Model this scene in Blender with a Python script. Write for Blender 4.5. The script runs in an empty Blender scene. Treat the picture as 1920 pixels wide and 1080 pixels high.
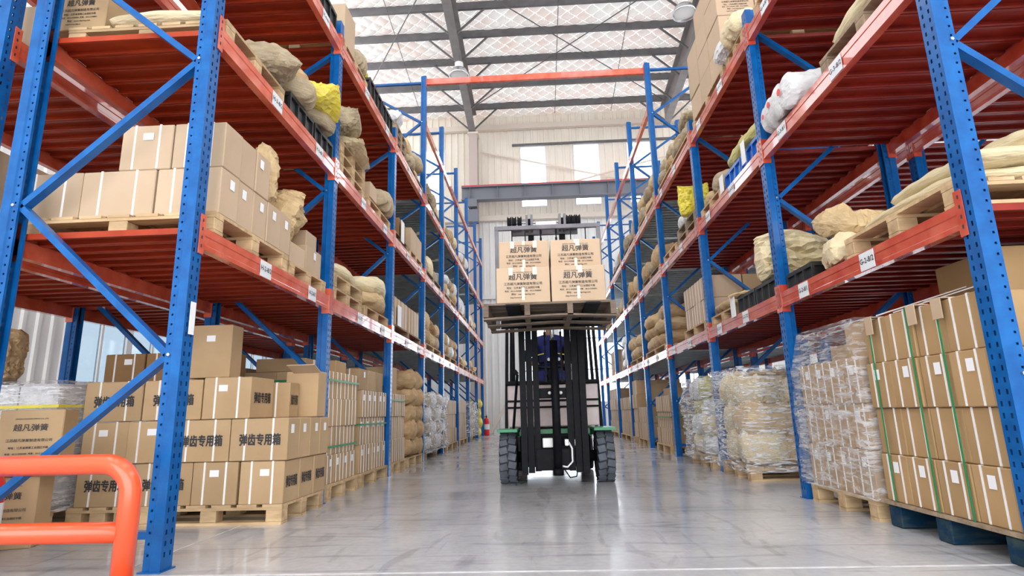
import bpy, bmesh, math, random
from mathutils import Vector, Matrix, noise
PI = math.pi
scene = bpy.context.scene
COL = scene.collection

# ------------------------------------------------------------------ camera
cam_d = bpy.data.cameras.new('camera'); cam = bpy.data.objects.new('camera', cam_d); COL.objects.link(cam)
CP, CYW, CR = 0.2155, 0.0436, -0.0255
_f = Vector((-math.sin(CYW)*math.cos(CP), math.cos(CYW)*math.cos(CP), math.sin(CP)))
_r = Vector((math.cos(CYW), math.sin(CYW), 0)); _u = _r.cross(_f)
_r2 = _r*math.cos(CR)+_u*math.sin(CR); _u2 = _u*math.cos(CR)-_r*math.sin(CR)
M_ = Matrix((_r2, _u2, -_f)).transposed().to_4x4(); M_.translation = Vector((0, 0, .69))
cam.matrix_world = M_
cam_d.sensor_width = 36; cam_d.lens = 1067.3/1920*36; cam_d.clip_start = .05; cam_d.clip_end = 400
scene.camera = cam

# ------------------------------------------------------------------ world, lights, exposure
w = bpy.data.worlds.new('world'); scene.world = w; w.use_nodes = True
bg = w.node_tree.nodes['Background']; bg.inputs[0].default_value = (.98, .985, 1, 1); bg.inputs[1].default_value = 3.8
scene.view_settings.view_transform = 'Standard'; scene.view_settings.look = 'None'
scene.view_settings.exposure = 0.50; scene.view_settings.gamma = 1; scene.view_settings.use_curve_mapping = False
LAMPS = [(-.1, 1.0, 11.3), (-2.14, 15.6, 11.05), (-.1, 8.0, 11.3), (4.5, 4.5, 11.3), (-4.7, 4.5, 11.3), (4.2, 13.5, 11.2), (-6.5, 12, 11.2)]

# ------------------------------------------------------------------ materials
def mat(name, col, rough=.6, metal=0, col2=None, scale=6, bump=0, bscale=40, spec=.5, stretch=(1, 1, 1), emit=None,
        objvar=0, coat=0, detail=4, lo=.35, hi=.65):
    m = bpy.data.materials.new(name); m.use_nodes = True
    nt = m.node_tree; N = nt.nodes; L = nt.links; b = N['Principled BSDF']
    b.inputs['Base Color'].default_value = (*col, 1); b.inputs['Roughness'].default_value = rough
    b.inputs['Metallic'].default_value = metal; b.inputs['Specular IOR Level'].default_value = spec
    b.inputs['Coat Weight'].default_value = coat
    if emit: b.inputs['Emission Color'].default_value = (*col, 1); b.inputs['Emission Strength'].default_value = emit
    out = None
    if col2 or bump:
        tc = N.new('ShaderNodeTexCoord'); mp = N.new('ShaderNodeMapping'); L.new(tc.outputs['Object'], mp.inputs[0])
        mp.inputs['Scale'].default_value = stretch
    if col2:
        n = N.new('ShaderNodeTexNoise'); n.inputs['Scale'].default_value = scale; n.inputs['Detail'].default_value = detail
        L.new(mp.outputs[0], n.inputs['Vector'])
        r = N.new('ShaderNodeValToRGB'); r.color_ramp.elements[0].position = lo; r.color_ramp.elements[1].position = hi
        r.color_ramp.elements[0].color = (*col, 1); r.color_ramp.elements[1].color = (*col2, 1)
        L.new(n.outputs[0], r.inputs[0]); out = r.outputs[0]; L.new(out, b.inputs['Base Color'])
    if objvar:
        oi = N.new('ShaderNodeObjectInfo'); h = N.new('ShaderNodeHueSaturation')
        mr = N.new('ShaderNodeMapRange'); mr.inputs[3].default_value = 1-objvar; mr.inputs[4].default_value = 1+objvar
        L.new(oi.outputs['Random'], mr.inputs[0]); L.new(mr.outputs[0], h.inputs['Value'])
        if out: L.new(out, h.inputs['Color'])
        else: h.inputs['Color'].default_value = (*col, 1)
        L.new(h.outputs[0], b.inputs['Base Color'])
    if bump:
        n2 = N.new('ShaderNodeTexNoise'); n2.inputs['Scale'].default_value = bscale; n2.inputs['Detail'].default_value = 3
        L.new(mp.outputs[0], n2.inputs['Vector'])
        bp = N.new('ShaderNodeBump'); bp.inputs['Strength'].default_value = bump; bp.inputs['Distance'].default_value = .01 if bscale > 16 or bump < .3 else .03
        L.new(n2.outputs[0], bp.inputs['Height']); L.new(bp.outputs[0], b.inputs['Normal'])
    return m

K = {}
K['blue'] = mat('blue_paint', (.001, .082, .30), .3, col2=(.003, .12, .40), scale=9, coat=.12, spec=.3, bump=.08, bscale=60)
K['dkblue'] = mat('deep_blue_paint', (.004, .05, .30), .32, col2=(.006, .07, .36), scale=9)
K['orange'] = mat('orange_paint', (.60, .085, .038), .26, col2=(.72, .15, .085), scale=7, coat=.9)
K['redbeam'] = mat('deep_red_orange_paint', (.48, .050, .026), .26, col2=(.58, .09, .05), scale=7, coat=.9)
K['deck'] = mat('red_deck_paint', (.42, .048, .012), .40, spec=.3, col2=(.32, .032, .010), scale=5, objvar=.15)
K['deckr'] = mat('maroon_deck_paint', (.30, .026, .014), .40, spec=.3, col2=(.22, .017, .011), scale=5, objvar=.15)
K['galv'] = mat('galvanised_steel', (.30, .34, .33), .38, .55, col2=(.42, .46, .45), scale=7)
K['card'] = mat('kraft_cardboard', (.47, .325, .185), .72, col2=(.41, .28, .15), scale=3, objvar=.13, bump=.12, bscale=8, spec=.3)
K['cardl'] = mat('pale_cardboard', (.55, .41, .285), .7, col2=(.50, .37, .25), scale=3, objvar=.06, bump=.1, bscale=8, spec=.3)
K['cardr'] = mat('warm_brown_cardboard', (.42, .27, .13), .72, col2=(.36, .22, .10), scale=3, objvar=.08, bump=.12, bscale=8, spec=.3)
K['cardd'] = mat('dark_cardboard', (.30, .175, .08), .75, col2=(.25, .14, .06), scale=3, objvar=.1, spec=.3)
K['strap'] = mat('white_strap', (.82, .80, .78), .35)
K['green'] = mat('green_strap', (.03, .24, .09), .4)
K['label'] = mat('white_label', (.86, .86, .88), .45)
K['tape'] = mat('clear_tape', (.68, .58, .48), .2)
K['ink'] = mat('black_ink', (.03, .028, .03), .6)
K['plate'] = mat('location_plate', (.74, .77, .80), .4)
K['wood'] = mat('pallet_wood', (.62, .44, .25), .75, col2=(.44, .30, .16), scale=5, stretch=(1, 4, 4), bump=.3, bscale=25, objvar=.15)
K['wooddk'] = mat('weathered_wood', (.36, .27, .18), .8, col2=(.22, .16, .10), scale=5, stretch=(1, 4, 4), bump=.3, bscale=25, objvar=.15)
K['woodbk'] = mat('dark_wood', (.20, .15, .11), .8, col2=(.11, .08, .06), scale=5, stretch=(1, 4, 4), bump=.3, bscale=25)  # darker wood with random blotches, for the raised pallet
K['woodbl'] = mat('worn_blue_wood', (.003, .030, .070), .65, spec=.2, col2=(.045, .07, .065), scale=6, stretch=(1, 2, 4), bump=.3, bscale=20, lo=.45, hi=.75)
K['sack'] = mat('kraft_sack', (.66, .49, .27), .62, col2=(.56, .40, .21), scale=5, bump=.5, bscale=9, objvar=.08, spec=.4)
K['sackbr'] = mat('brown_sack', (.42, .27, .13), .55, col2=(.52, .35, .18), scale=7, bump=.5, bscale=12, objvar=.1)
K['sackcr'] = mat('cream_sack', (.78, .68, .44), .6, col2=(.70, .58, .36), scale=4, bump=.5, bscale=9, objvar=.05)
K['sackgy'] = mat('dull_woven_sack', (.46, .37, .24), .6, col2=(.33, .26, .16), scale=6, bump=.5, bscale=14, objvar=.12)
K['yellow'] = mat('yellow_sack', (.80, .68, .05), .45, col2=(.72, .60, .10), scale=5, bump=.5, bscale=10)
K['olive'] = mat('olive_sack', (.60, .56, .22), .5, col2=(.50, .45, .16), scale=5, bump=.5, bscale=10)
K['wsack'] = mat('white_sack', (.78, .79, .80), .35, col2=(.66, .67, .68), scale=8, bump=.5, bscale=14)
K['bluepl'] = mat('blue_plastic', (.01, .12, .50), .3)
K['crate'] = mat('black_plastic', (.018, .020, .022), .35)
K['black'] = mat('black_metal', (.006, .0065, .009), .55, 0, spec=.12, col2=(.013, .013, .015), scale=14, lo=.5, hi=.8)
K['dkgrey'] = mat('dark_grey_metal', (.12, .12, .14), .45, .2, col2=(.18, .17, .19), scale=10)
K['steel'] = mat('bright_steel', (.65, .66, .68), .25, .9)
K['tyre'] = mat('black_rubber', (.020, .022, .028), .75)
K['tread'] = mat('grey_tread_rubber', (.11, .125, .155), .7, col2=(.07, .08, .10), scale=12)  # tread blocks are paler than the tyre body beneath them
K['fgreen'] = mat('green_paint', (.01, .22, .09), .35)
K['fpink'] = mat('worn_pale_paint', (.80, .70, .70), .5, col2=(.68, .58, .58), scale=12, lo=.3, hi=.8)
K['white'] = mat('white_paint', (.85, .85, .85), .4)
K['red'] = mat('red_paint', (.72, .015, .02), .3)
K['rail'] = mat('orange_red_rail', (.85, .10, .03), .3, coat=.4)
K['wall'] = mat('cream_wall_sheet', (.90, .84, .74), .5, col2=(.86, .80, .70), scale=1.2)
K['wallw'] = mat('white_wall_sheet', (.86, .86, .83), .5, col2=(.82, .82, .80), scale=1.5)
K['trim'] = mat('cream_trim', (.80, .71, .62), .5)
K['purlin'] = mat('grey_steel_primer', (.115, .115, .12), .55, col2=(.15, .145, .15), scale=4)
K['rafter'] = mat('mid_grey_primer', (.22, .20, .20), .55, col2=(.27, .25, .24), scale=4)
K['pcol'] = mat('pale_column_paint', (.56, .47, .44), .55)
K['crane'] = mat('blue_grey_steel', (.20, .21, .25), .5)
K['skin'] = mat('skin', (.50, .28, .18), .55)
K['hair'] = mat('black_hair', (.012, .010, .010), .6)
K['navy'] = mat('navy_jacket', (.010, .020, .17), .75, col2=(.007, .012, .11), scale=10, bump=.5, bscale=9)
K['wtape'] = mat('white_floor_line', (.72, .72, .72), .5, col2=(.5, .5, .5), scale=14)

def foil():
    m = mat('quilted_foil', (.70, .66, .64), .4, .15)
    N = m.node_tree.nodes; L = m.node_tree.links; b = N['Principled BSDF']
    tc = N.new('ShaderNodeTexCoord'); sx = N.new('ShaderNodeSeparateXYZ'); L.new(tc.outputs['Object'], sx.inputs[0])
    def mth(op, a, c=None):
        n = N.new('ShaderNodeMath'); n.operation = op
        for i, v in enumerate((a, c)):
            if v is None: continue
            if isinstance(v, (int, float)): n.inputs[i].default_value = v
            else: L.new(v, n.inputs[i])
        return n.outputs[0]
    xp, yq = mth('DIVIDE', sx.outputs[0], .50), mth('DIVIDE', sx.outputs[1], .42)
    def line(v): return mth('GREATER_THAN', mth('ABSOLUTE', mth('SUBTRACT', mth('FRACT', v), .5)), .455)
    lines = mth('MAXIMUM', line(mth('ADD', xp, yq)), line(mth('SUBTRACT', xp, yq)))      # the white net wires that quilt the foil
    nz = N.new('ShaderNodeTexNoise'); nz.inputs['Scale'].default_value = 1.3; nz.inputs['Detail'].default_value = 5; L.new(tc.outputs['Object'], nz.inputs['Vector'])
    cr = N.new('ShaderNodeValToRGB'); cr.color_ramp.elements[0].position = .35; cr.color_ramp.elements[1].position = .65
    cr.color_ramp.elements[0].color = (.60, .50, .46, 1); cr.color_ramp.elements[1].color = (.60, .60, .58, 1); L.new(nz.outputs[0], cr.inputs[0])
    mc = N.new('ShaderNodeMix'); mc.data_type = 'RGBA'; L.new(lines, mc.inputs[0]); L.new(cr.outputs[0], mc.inputs[6]); mc.inputs[7].default_value = (.93, .92, .90, 1)
    L.new(mc.outputs[2], b.inputs['Base Color'])
    n = N.new('ShaderNodeTexNoise'); n.inputs['Scale'].default_value = 9; n.inputs['Detail'].default_value = 5; L.new(tc.outputs['Object'], n.inputs['Vector'])
    bp = N.new('ShaderNodeBump'); bp.inputs['Strength'].default_value = .5; bp.inputs['Distance'].default_value = .03
    L.new(n.outputs[0], bp.inputs['Height']); L.new(bp.outputs[0], b.inputs['Normal'])
    # added translucency: sky light from above is let through to brighten the ceiling
    tl = N.new('ShaderNodeBsdfTranslucent'); L.new(mc.outputs[2], tl.inputs[0])
    mx = N.new('ShaderNodeMixShader'); mx.inputs[0].default_value = .17
    L.new(b.outputs[0], mx.inputs[1]); L.new(tl.outputs[0], mx.inputs[2]); L.new(mx.outputs[0], N['Material Output'].inputs[0])
    return m
K['foil'] = foil()


def concrete():
    m = bpy.data.materials.new('polished_concrete'); m.use_nodes = True
    N = m.node_tree.nodes; L = m.node_tree.links; b = N['Principled BSDF']
    tc = N.new('ShaderNodeTexCoord')
    def nz(sc, det, stretch, dist=0):
        mp = N.new('ShaderNodeMapping'); mp.inputs['Scale'].default_value = stretch; L.new(tc.outputs['Object'], mp.inputs[0])
        n = N.new('ShaderNodeTexNoise'); n.inputs['Scale'].default_value = sc; n.inputs['Detail'].default_value = det
        n.inputs['Distortion'].default_value = dist
        L.new(mp.outputs[0], n.inputs['Vector']); return n.outputs[0]
    def ramp(src, a, ca, bb, cb):
        r = N.new('ShaderNodeValToRGB'); e = r.color_ramp.elements
        e[0].position = a; e[0].color = (*ca, 1); e[1].position = bb; e[1].color = (*cb, 1); L.new(src, r.inputs[0]); return r.outputs[0]
    def mix(mode, fac, a, bb):
        x = N.new('ShaderNodeMix'); x.data_type = 'RGBA'; x.blend_type = mode; x.inputs[0].default_value = fac
        L.new(a, x.inputs[6]); L.new(bb, x.inputs[7]); return x.outputs[2]
    base = ramp(nz(.9, 6, (1, 1, 1), .6), .3, (.42, .42, .44), .7, (.58, .575, .58))
    fine = ramp(nz(26, 4, (1, 1, 1)), .3, (.88, .88, .88), .7, (1, 1, 1))
    scr = ramp(nz(3.2, 8, (.35, 2.6, 1), 1.4), .34, (.70, .70, .73), .45, (1, 1, 1))
    scr2 = ramp(nz(2.2, 9, (2.4, .5, 1), 1.8), .33, (.74, .73, .74), .42, (1, 1, 1))
    c = mix('MULTIPLY', 1, base, fine); c = mix('MULTIPLY', .8, c, scr); c = mix('MULTIPLY', .8, c, scr2)
    L.new(c, b.inputs['Base Color'])
    r = ramp(nz(1.7, 6, (1, 1, 1), .8), .3, (.07, .07, .07), .7, (.26, .26, .26)); L.new(r, b.inputs['Roughness'])
    bp = N.new('ShaderNodeBump'); bp.inputs['Strength'].default_value = .12; bp.inputs['Distance'].default_value = .01
    L.new(nz(5, 5, (1, 1, 1)), bp.inputs['Height']); L.new(bp.outputs[0], b.inputs['Normal'])
    b.inputs['Specular IOR Level'].default_value = .6
    return m
K['concrete'] = concrete()

def wrapmat(name, dens, tint=(.86, .86, .88)):
    m = bpy.data.materials.new(name); m.use_nodes = True
    N = m.node_tree.nodes; L = m.node_tree.links; b = N['Principled BSDF']; out = N['Material Output']
    b.inputs['Base Color'].default_value = (*tint, 1); b.inputs['Roughness'].default_value = .18
    tc = N.new('ShaderNodeTexCoord'); mp = N.new('ShaderNodeMapping'); L.new(tc.outputs['Object'], mp.inputs[0])
    mp.inputs['Scale'].default_value = (1.2, 1.2, 7); mp.inputs['Rotation'].default_value = (.12, .06, 0)
    n = N.new('ShaderNodeTexNoise'); n.inputs['Scale'].default_value = 6; n.inputs['Detail'].default_value = 7; n.inputs['Distortion'].default_value = 1.2
    L.new(mp.outputs[0], n.inputs['Vector'])
    mr = N.new('ShaderNodeMapRange'); mr.inputs[1].default_value = .49; mr.inputs[2].default_value = .62
    mr.inputs[3].default_value = dens*.25; mr.inputs[4].default_value = min(1, dens*1.6); L.new(n.outputs[0], mr.inputs[0])
    tr = N.new('ShaderNodeBsdfTransparent'); mx = N.new('ShaderNodeMixShader')
    L.new(mr.outputs[0], mx.inputs[0]); L.new(tr.outputs[0], mx.inputs[1]); L.new(b.outputs[0], mx.inputs[2]); L.new(mx.outputs[0], out.inputs[0])
    n3 = N.new('ShaderNodeTexNoise'); n3.inputs['Scale'].default_value = 14; n3.inputs['Detail'].default_value = 4; L.new(mp.outputs[0], n3.inputs['Vector'])
    bp = N.new('ShaderNodeBump'); bp.inputs['Strength'].default_value = .9; bp.inputs['Distance'].default_value = .02
    L.new(n3.outputs[0], bp.inputs['Height']); L.new(bp.outputs[0], b.inputs['Normal'])
    return m
K['wrap'] = wrapmat('stretch_film', .30)
K['wrapw'] = wrapmat('cloudy_stretch_film', .55, (.88, .89, .92))
def glassmat():
    m = bpy.data.materials.new('window_glass'); m.use_nodes = True
    N = m.node_tree.nodes; L = m.node_tree.links; out = N['Material Output']; N.remove(N['Principled BSDF'])
    tr = N.new('ShaderNodeBsdfTransparent'); gl = N.new('ShaderNodeBsdfGlossy'); gl.inputs['Roughness'].default_value = .05
    tr.inputs[0].default_value = (.93, .96, 1, 1)
    mx = N.new('ShaderNodeMixShader'); mx.inputs[0].default_value = .06
    L.new(tr.outputs[0], mx.inputs[1]); L.new(gl.outputs[0], mx.inputs[2]); L.new(mx.outputs[0], out.inputs[0]); return m
K['glass'] = glassmat()
K['glassl'] = K['glass'].copy(); K['glassl'].name = 'sky_dimming_glass'
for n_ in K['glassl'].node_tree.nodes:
    if n_.type == 'BSDF_TRANSPARENT': n_.inputs[0].default_value = (.33, .375, .41, 1)  # dark tint put into the left panes to hold down the sky's brightness
K['lampglow'] = mat('frosted_lamp_glass', (.82, .82, .80), .25)

# ------------------------------------------------------------------ mesh builder
class MB:
    def __init__(s): s.v = []; s.f = []
    def add(s, vs, fs):
        k = len(s.v); s.v += [tuple(p) for p in vs]; s.f += [tuple(i+k for i in f) for f in fs]; return s
    def box(s, c, d, R=None):
        h = [x/2 for x in d]; P = [Vector((sx*h[0], sy*h[1], sz*h[2])) for sz in (-1, 1) for sy in (-1, 1) for sx in (-1, 1)]
        if R is not None: P = [R @ p for p in P]
        c = Vector(c)
        return s.add([c+p for p in P], [(0, 2, 3, 1), (4, 5, 7, 6), (0, 1, 5, 4), (2, 6, 7, 3), (0, 4, 6, 2), (1, 3, 7, 5)])
    def bb(s, a, b): return s.box([(a[i]+b[i])/2 for i in range(3)], [abs(b[i]-a[i]) for i in range(3)])
    def bar(s, p, q, w_, h_, up=(0, 0, 1)):
        p, q = Vector(p), Vector(q); d = (q-p); z = d.normalized(); x = Vector(up).cross(z)
        if x.length < 1e-4: x = Vector((1, 0, 0)).cross(z)
        x.normalize(); y = z.cross(x); R = Matrix((x, y, z)).transposed()
        return s.box((p+q)/2, (w_, h_, d.length), R)
    def cyl(s, p, q, r, n=12, r2=None, cap=True):
        p, q = Vector(p), Vector(q); z = (q-p).normalized(); x = z.orthogonal().normalized(); y = z.cross(x); r2 = r if r2 is None else r2
        vs = [c+(x*math.cos(2*PI*i/n)+y*math.sin(2*PI*i/n))*rr for c, rr in ((p, r), (q, r2)) for i in range(n)]
        fs = [(i, (i+1) % n, n+(i+1) % n, n+i) for i in range(n)]
        if cap: fs += [tuple(range(n-1, -1, -1)), tuple(range(n, 2*n))]
        return s.add(vs, fs)
    def tube(s, pts, r, n=8):
        pts = [Vector(p) for p in pts]; vs = []; fs = []; x = None
        for i, p in enumerate(pts):
            t = (pts[min(i+1, len(pts)-1)]-pts[max(i-1, 0)]).normalized()
            x = t.orthogonal().normalized() if x is None else (x-t*x.dot(t)).normalized()
            y = t.cross(x); vs += [p+(x*math.cos(2*PI*j/n)+y*math.sin(2*PI*j/n))*r for j in range(n)]
        for i in range(len(pts)-1):
            for j in range(n): fs.append((i*n+j, i*n+(j+1) % n, (i+1)*n+(j+1) % n, (i+1)*n+j))
        m = len(pts)-1; fs += [tuple(range(n-1, -1, -1)), tuple(m*n+j for j in range(n))]
        return s.add(vs, fs)
    def prism(s, prof, a, b, axis):
        """closed profile (list of 2-tuples) extruded along axis from a to b; for axis z prof=(x,y); y prof=(x,z); x prof=(y,z)"""
        def P(u, v, t): return {'z': (u, v, t), 'y': (u, t, v), 'x': (t, u, v)}[axis]
        n = len(prof); vs = [P(u, v, t) for t in (a, b) for u, v in prof]
        fs = [(i, (i+1) % n, n+(i+1) % n, n+i) for i in range(n)]+[tuple(range(n-1, -1, -1)), tuple(range(n, 2*n))]
        return s.add(vs, fs)
    def lathe(s, prof, n=20, c=(0, 0, 0), axis='z'):
        vs = []; c = Vector(c)
        for r, t in prof:
            for j in range(n):
                a = 2*PI*j/n; u, v = r*math.cos(a), r*math.sin(a)
                vs.append(c+Vector({'z': (u, v, t), 'x': (t, u, v), 'y': (u, t, v)}[axis]))
        m = len(prof); fs = [(i*n+j, i*n+(j+1) % n, (i+1)*n+(j+1) % n, (i+1)*n+j) for i in range(m-1) for j in range(n)]
        return s.add(vs, fs)
    def mesh(s, name, m=None, smooth=False, bev=0):
        me = bpy.data.meshes.new(name); me.from_pydata(s.v, [], s.f)
        if bev or True:
            bm = bmesh.new(); bm.from_mesh(me)
            bmesh.ops.recalc_face_normals(bm, faces=bm.faces)
            if bev: bmesh.ops.bevel(bm, geom=bm.edges[:], offset=bev, segments=1, affect='EDGES')
            bm.to_mesh(me); bm.free()
        if m: me.materials.append(m)
        if smooth: me.polygons.foreach_set('use_smooth', [True]*len(me.polygons))
        me.update(); return me

def put(name, me, parent=None, loc=(0, 0, 0), rot=(0, 0, 0), scale=(1, 1, 1)):
    o = bpy.data.objects.new(name, me); COL.objects.link(o); o.location = loc; o.rotation_euler = rot; o.scale = scale
    if parent: o.parent = parent
    return o
def part(name, mb, m, parent, smooth=False, bev=0, label=None, **k):
    o = put(name, mb.mesh(name, m, smooth, bev), parent, **k)
    if label: o['label'] = label
    return o
LABELS = {}
def tag(o, label, cat, group=None, kind=None):
    o['label'] = label; o['category'] = cat
    if group: o['group'] = group
    if kind: o['kind'] = kind
    return o
def thing(name, label, cat, loc=(0, 0, 0), rot=(0, 0, 0), group=None):
    return tag(put(name, None, None, loc, rot), label, cat, group)
def struct(name, me, parent=None, **k):
    o = put(name, me, parent, **k)
    if not parent: o['kind'] = 'structure'
    return o

_TC = {}
def text_mesh(s, size, m, bold=.0, align='CENTER'):
    key = (s, size, m.name, bold, align)
    if key in _TC: return _TC[key]
    c = bpy.data.curves.new('lettering', 'FONT'); c.body = s; c.size = size; c.resolution_u = 2
    c.align_x = align; c.align_y = 'CENTER'; c.space_line = .95
    o = bpy.data.objects.new('lettering', c); COL.objects.link(o)
    me = bpy.data.meshes.new_from_object(o.evaluated_get(bpy.context.evaluated_depsgraph_get()))
    bpy.data.objects.remove(o); bpy.data.curves.remove(c)
    if bold:                                                        # heavier strokes: the outline repeated with small shifts
        vs = [v.co.copy() for v in me.vertices]; fs = [tuple(p.vertices) for p in me.polygons]; mb_ = MB()
        for k, (a, b) in enumerate(((-1, 0), (1, 0), (0, -.8), (0, .8))): mb_.add([v+Vector((a*bold, b*bold, k*.00004)) for v in vs], fs)
        me = mb_.mesh('lettering')
    me.materials.clear(); me.materials.append(m); _TC[key] = me; return me

ORD = ['first', 'second', 'third', 'fourth', 'fifth', 'sixth', 'seventh', 'eighth', 'ninth', 'tenth']

# ------------------------------------------------------------------ layout
LX, RX = -1.80, 1.98
LY = [2.79, 4.76, 6.88, 8.88, 10.70, 12.74, 14.70, 16.72, 18.45]
RY = [2.53, 4.62, 6.63, 8.82, 10.87, 12.83, 14.95, 17.18, 18.75]
LZ = [1.66, 2.89, 4.18, 5.56]
RZ = [1.525, 2.81, 3.95, 5.62]
WY = 20.4
X0, X1, Y0 = -6.6, 9.5, -5.0
def roofz(y): return 12.15+.12*(WY-y)      # underside of the foil

# ------------------------------------------------------------------ floor and shell
mb = MB().add([(X0-3, Y0-6, 0), (X1+3, Y0-6, 0), (X1+3, WY+2, 0), (X0-3, WY+2, 0), (X0-3, Y0-6, -.2), (X1+3, Y0-6, -.2), (X1+3, WY+2, -.2), (X0-3, WY+2, -.2)],
              [(0, 1, 2, 3), (7, 6, 5, 4), (0, 4, 5, 1), (1, 5, 6, 2), (2, 6, 7, 3), (3, 7, 4, 0)])
floor = struct('floor', mb.mesh('floor', K['concrete']))
part('floor_joint', MB().bb((-6, 2.725, .0005), (7, 2.745, .0015)), K['wtape'], floor)
part('floor_joint', MB().bb((-2.02, 2.9, .0005), (-2.008, 3.93, .0012)), K['wtape'], floor)

def rib_panel(width, z0, z1, m, flip=1, thick=.05):
    # trapezoid-ribbed sheet, profile in x (0..width), ribs toward -y*flip
    pts = []; n = max(1, round(width/.25)); p = width/n; d = .03
    for i in range(n): b = i*p; pts += [(b, 0), (b+p*.60, 0), (b+p*.68, -d), (b+p*.90, -d)]
    pts += [(width, 0), (width, thick), (0, thick)]
    return MB().prism([(x, y*flip) for x, y in pts], z0, z1, 'z').mesh('wall_panel', m)

# end wall: full panels, openings left for the windows
EW = put('wall_end', MB().bb((X0, WY+.12, 0), (X1, WY+.16, .25)).mesh('wall_end', K['trim'])); EW['kind'] = 'structure'
wins_hi = [(-6.15, 1.0), (-4.35, 1.0), (-.47, 1.03), (1.58, 1.03), (3.62, 1.03), (5.66, 1.03), (7.7, 1.0)]
wins_lo = [(-.62, .98), (.72, 2.5), (4.6, 1.6)]
def wall_cells():
    xs = sorted(set([X0, X1]+[a for a, b in wins_hi+wins_lo]+[a+b for a, b in wins_hi+wins_lo]))
    cuts = [X0]
    for v in xs[1:]:
        while v-cuts[-1] > 1.3: cuts.append(cuts[-1]+1.0)
        if v-cuts[-1] > 1e-3: cuts.append(v)
    return list(zip(cuts, cuts[1:]))
for a, b in wall_cells():
    c = (a+b)/2; hi = any(x < c < x+w_ for x, w_ in wins_hi); lo = any(x < c < x+w_ for x, w_ in wins_lo)
    segs = [(0, 7.8), (7.8, roofz(WY)+.2)]
    def cut(segs, z0, z1): return [s for (p, q) in segs for s in ((p, min(q, z0)), (max(p, z1), q)) if s[1]-s[0] > .02]
    if hi: segs = cut(segs, 8.25, 10.75)
    if lo: segs = cut(segs, .95, 4.4)
    for p, q in segs:
        put('wall_panel', rib_panel(b-a, p, q, K['wall'] if p > 7 else K['wallw']), EW, (a, WY, 0))
for i, (x, w_) in enumerate(wins_hi+wins_lo):
    z0, z1 = ((8.25, 10.75) if i < len(wins_hi) else (.95, 4.4))
    fr = struct('window_%d' % (i+1), MB().bb((x, WY-.02, z0), (x+.05, WY+.08, z1)).bb((x+w_-.05, WY-.02, z0), (x+w_, WY+.08, z1)).bb((x+.05, WY-.02, z1-.05), (x+w_-.05, WY+.08, z1)).bb((x+.05, WY-.02, z0), (x+w_-.05, WY+.08, z0+.05)).mesh('window_frame', K['white']))
    gx = [x+.05, x+w_-.05] if w_ < 1.2 else [x+.05+(w_-.1)*k/round(w_/.85) for k in range(round(w_/.85)+1)]
    gz = [z0+.05, z1-.05] if i < len(wins_hi) else [z0+.05+(z1-z0-.1)*k/3 for k in range(4)]
    for a, b in zip(gx, gx[1:]):
        for c, d in zip(gz, gz[1:]):
            put('pane', MB().bb((a, WY+.03, c), (b, WY+.034, d)).mesh('pane', K['glass']), fr)
    for a in gx[1:-1]: part('mullion', MB().bb((a-.03, WY, z0+.05), (a+.03, WY+.06, z1-.05)), K['white'], fr)
    for c in gz[1:-1]: part('glazing_bar', MB().bb((x+.05, WY, c-.02), (x+w_-.05, WY+.06, c+.02)), K['white'], fr)
# girts, gutter, crane beam, column
def trim(n, mb, m): return struct('trim_%d' % n, mb.mesh('trim', m))
trim(1, MB().bb((X0, WY-.22, 11.42), (X1, WY-.04, 11.62)), K['trim'])
trim(2, MB().bb((-.75, WY-.10, 10.75), (X1, WY-.03, 10.83)), K['purlin'])
trim(3, MB().bb((X0, WY-.22, 7.72), (X1, WY-.04, 7.92)), K['trim'])
trim(4, MB().bb((X0, WY-.16, 4.75), (X1, WY-.04, 4.9)), K['wallw'])
cb = struct('trim_5', MB().bb((-2.6, WY-1.05, 8.74), (X1, WY-.75, 8.77)).bb((-2.6, WY-.92, 8.29), (X1, WY-.88, 8.74)).bb((-2.6, WY-1.05, 8.25), (X1, WY-.75, 8.29)).mesh('crane_runway_beam', K['crane']))
for i in range(10):
    x = -2.3+i*1.0; part('stiffener', MB().bb((x, WY-1.03, 8.29), (x+.02, WY-.92, 8.74)), K['crane'], cb)
part('crane_rail', MB().bb((-2.6, WY-.99, 8.77), (X1, WY-.83, 8.83)), K['red'], cb)
tr6 = struct('trim_6', MB().bb((-2.36, WY-.66, 0), (-2.04, WY-.63, 11.05)).bb((-2.36, WY-.25, 0), (-2.04, WY-.22, 11.05)).bb((-2.22, WY-.63, 0), (-2.18, WY-.25, 11.05)).mesh('column', K['pcol']))
part('cap_plate', MB().bb((-2.40, WY-.70, 11.05), (-2.0, WY-.18, 11.12)), K['trim'], tr6)
part('corbel', MB().bb((-2.36, WY-1.05, 8.0), (-2.04, WY-.66, 8.25)), K['crane'], tr6)
tr7 = struct('trim_7', MB().cyl((-1.95, WY-.25, 10.5), (4.2, WY-.25, 8.9), .04, 8).cyl((8.0, WY-.3, 10.7), (1.6, WY-.3, 9.1), .04, 8).mesh('wind_brace', K['trim']))
tr8 = struct('trim_8', MB().bar((-1.75, WY-.2, 0.0), (-1.2, WY-.2, .95), .14, .1).bar((-1.2, WY-.2, .9), (-.62, WY-.2, 1.35), .14, .1).mesh('lower_wind_brace', K['trim']))
box = thing('junction_box', 'blue-grey electrical box on the pale column under the crane beam', 'electrical box', (-2.20, WY-.85, 7.45))
part('housing', MB().bb((-.2, -.1, 0), (.2, .19, .48)), K['crane'], box, bev=.01)
part('conduit', MB().cyl((-.1, .02, .48), (-.1, .02, 1.0), .03).cyl((0, .02, .48), (0, .02, 1.0), .03).cyl((.1, .02, .48), (.1, .02, 1.0), .03), K['crane'], box)

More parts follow.
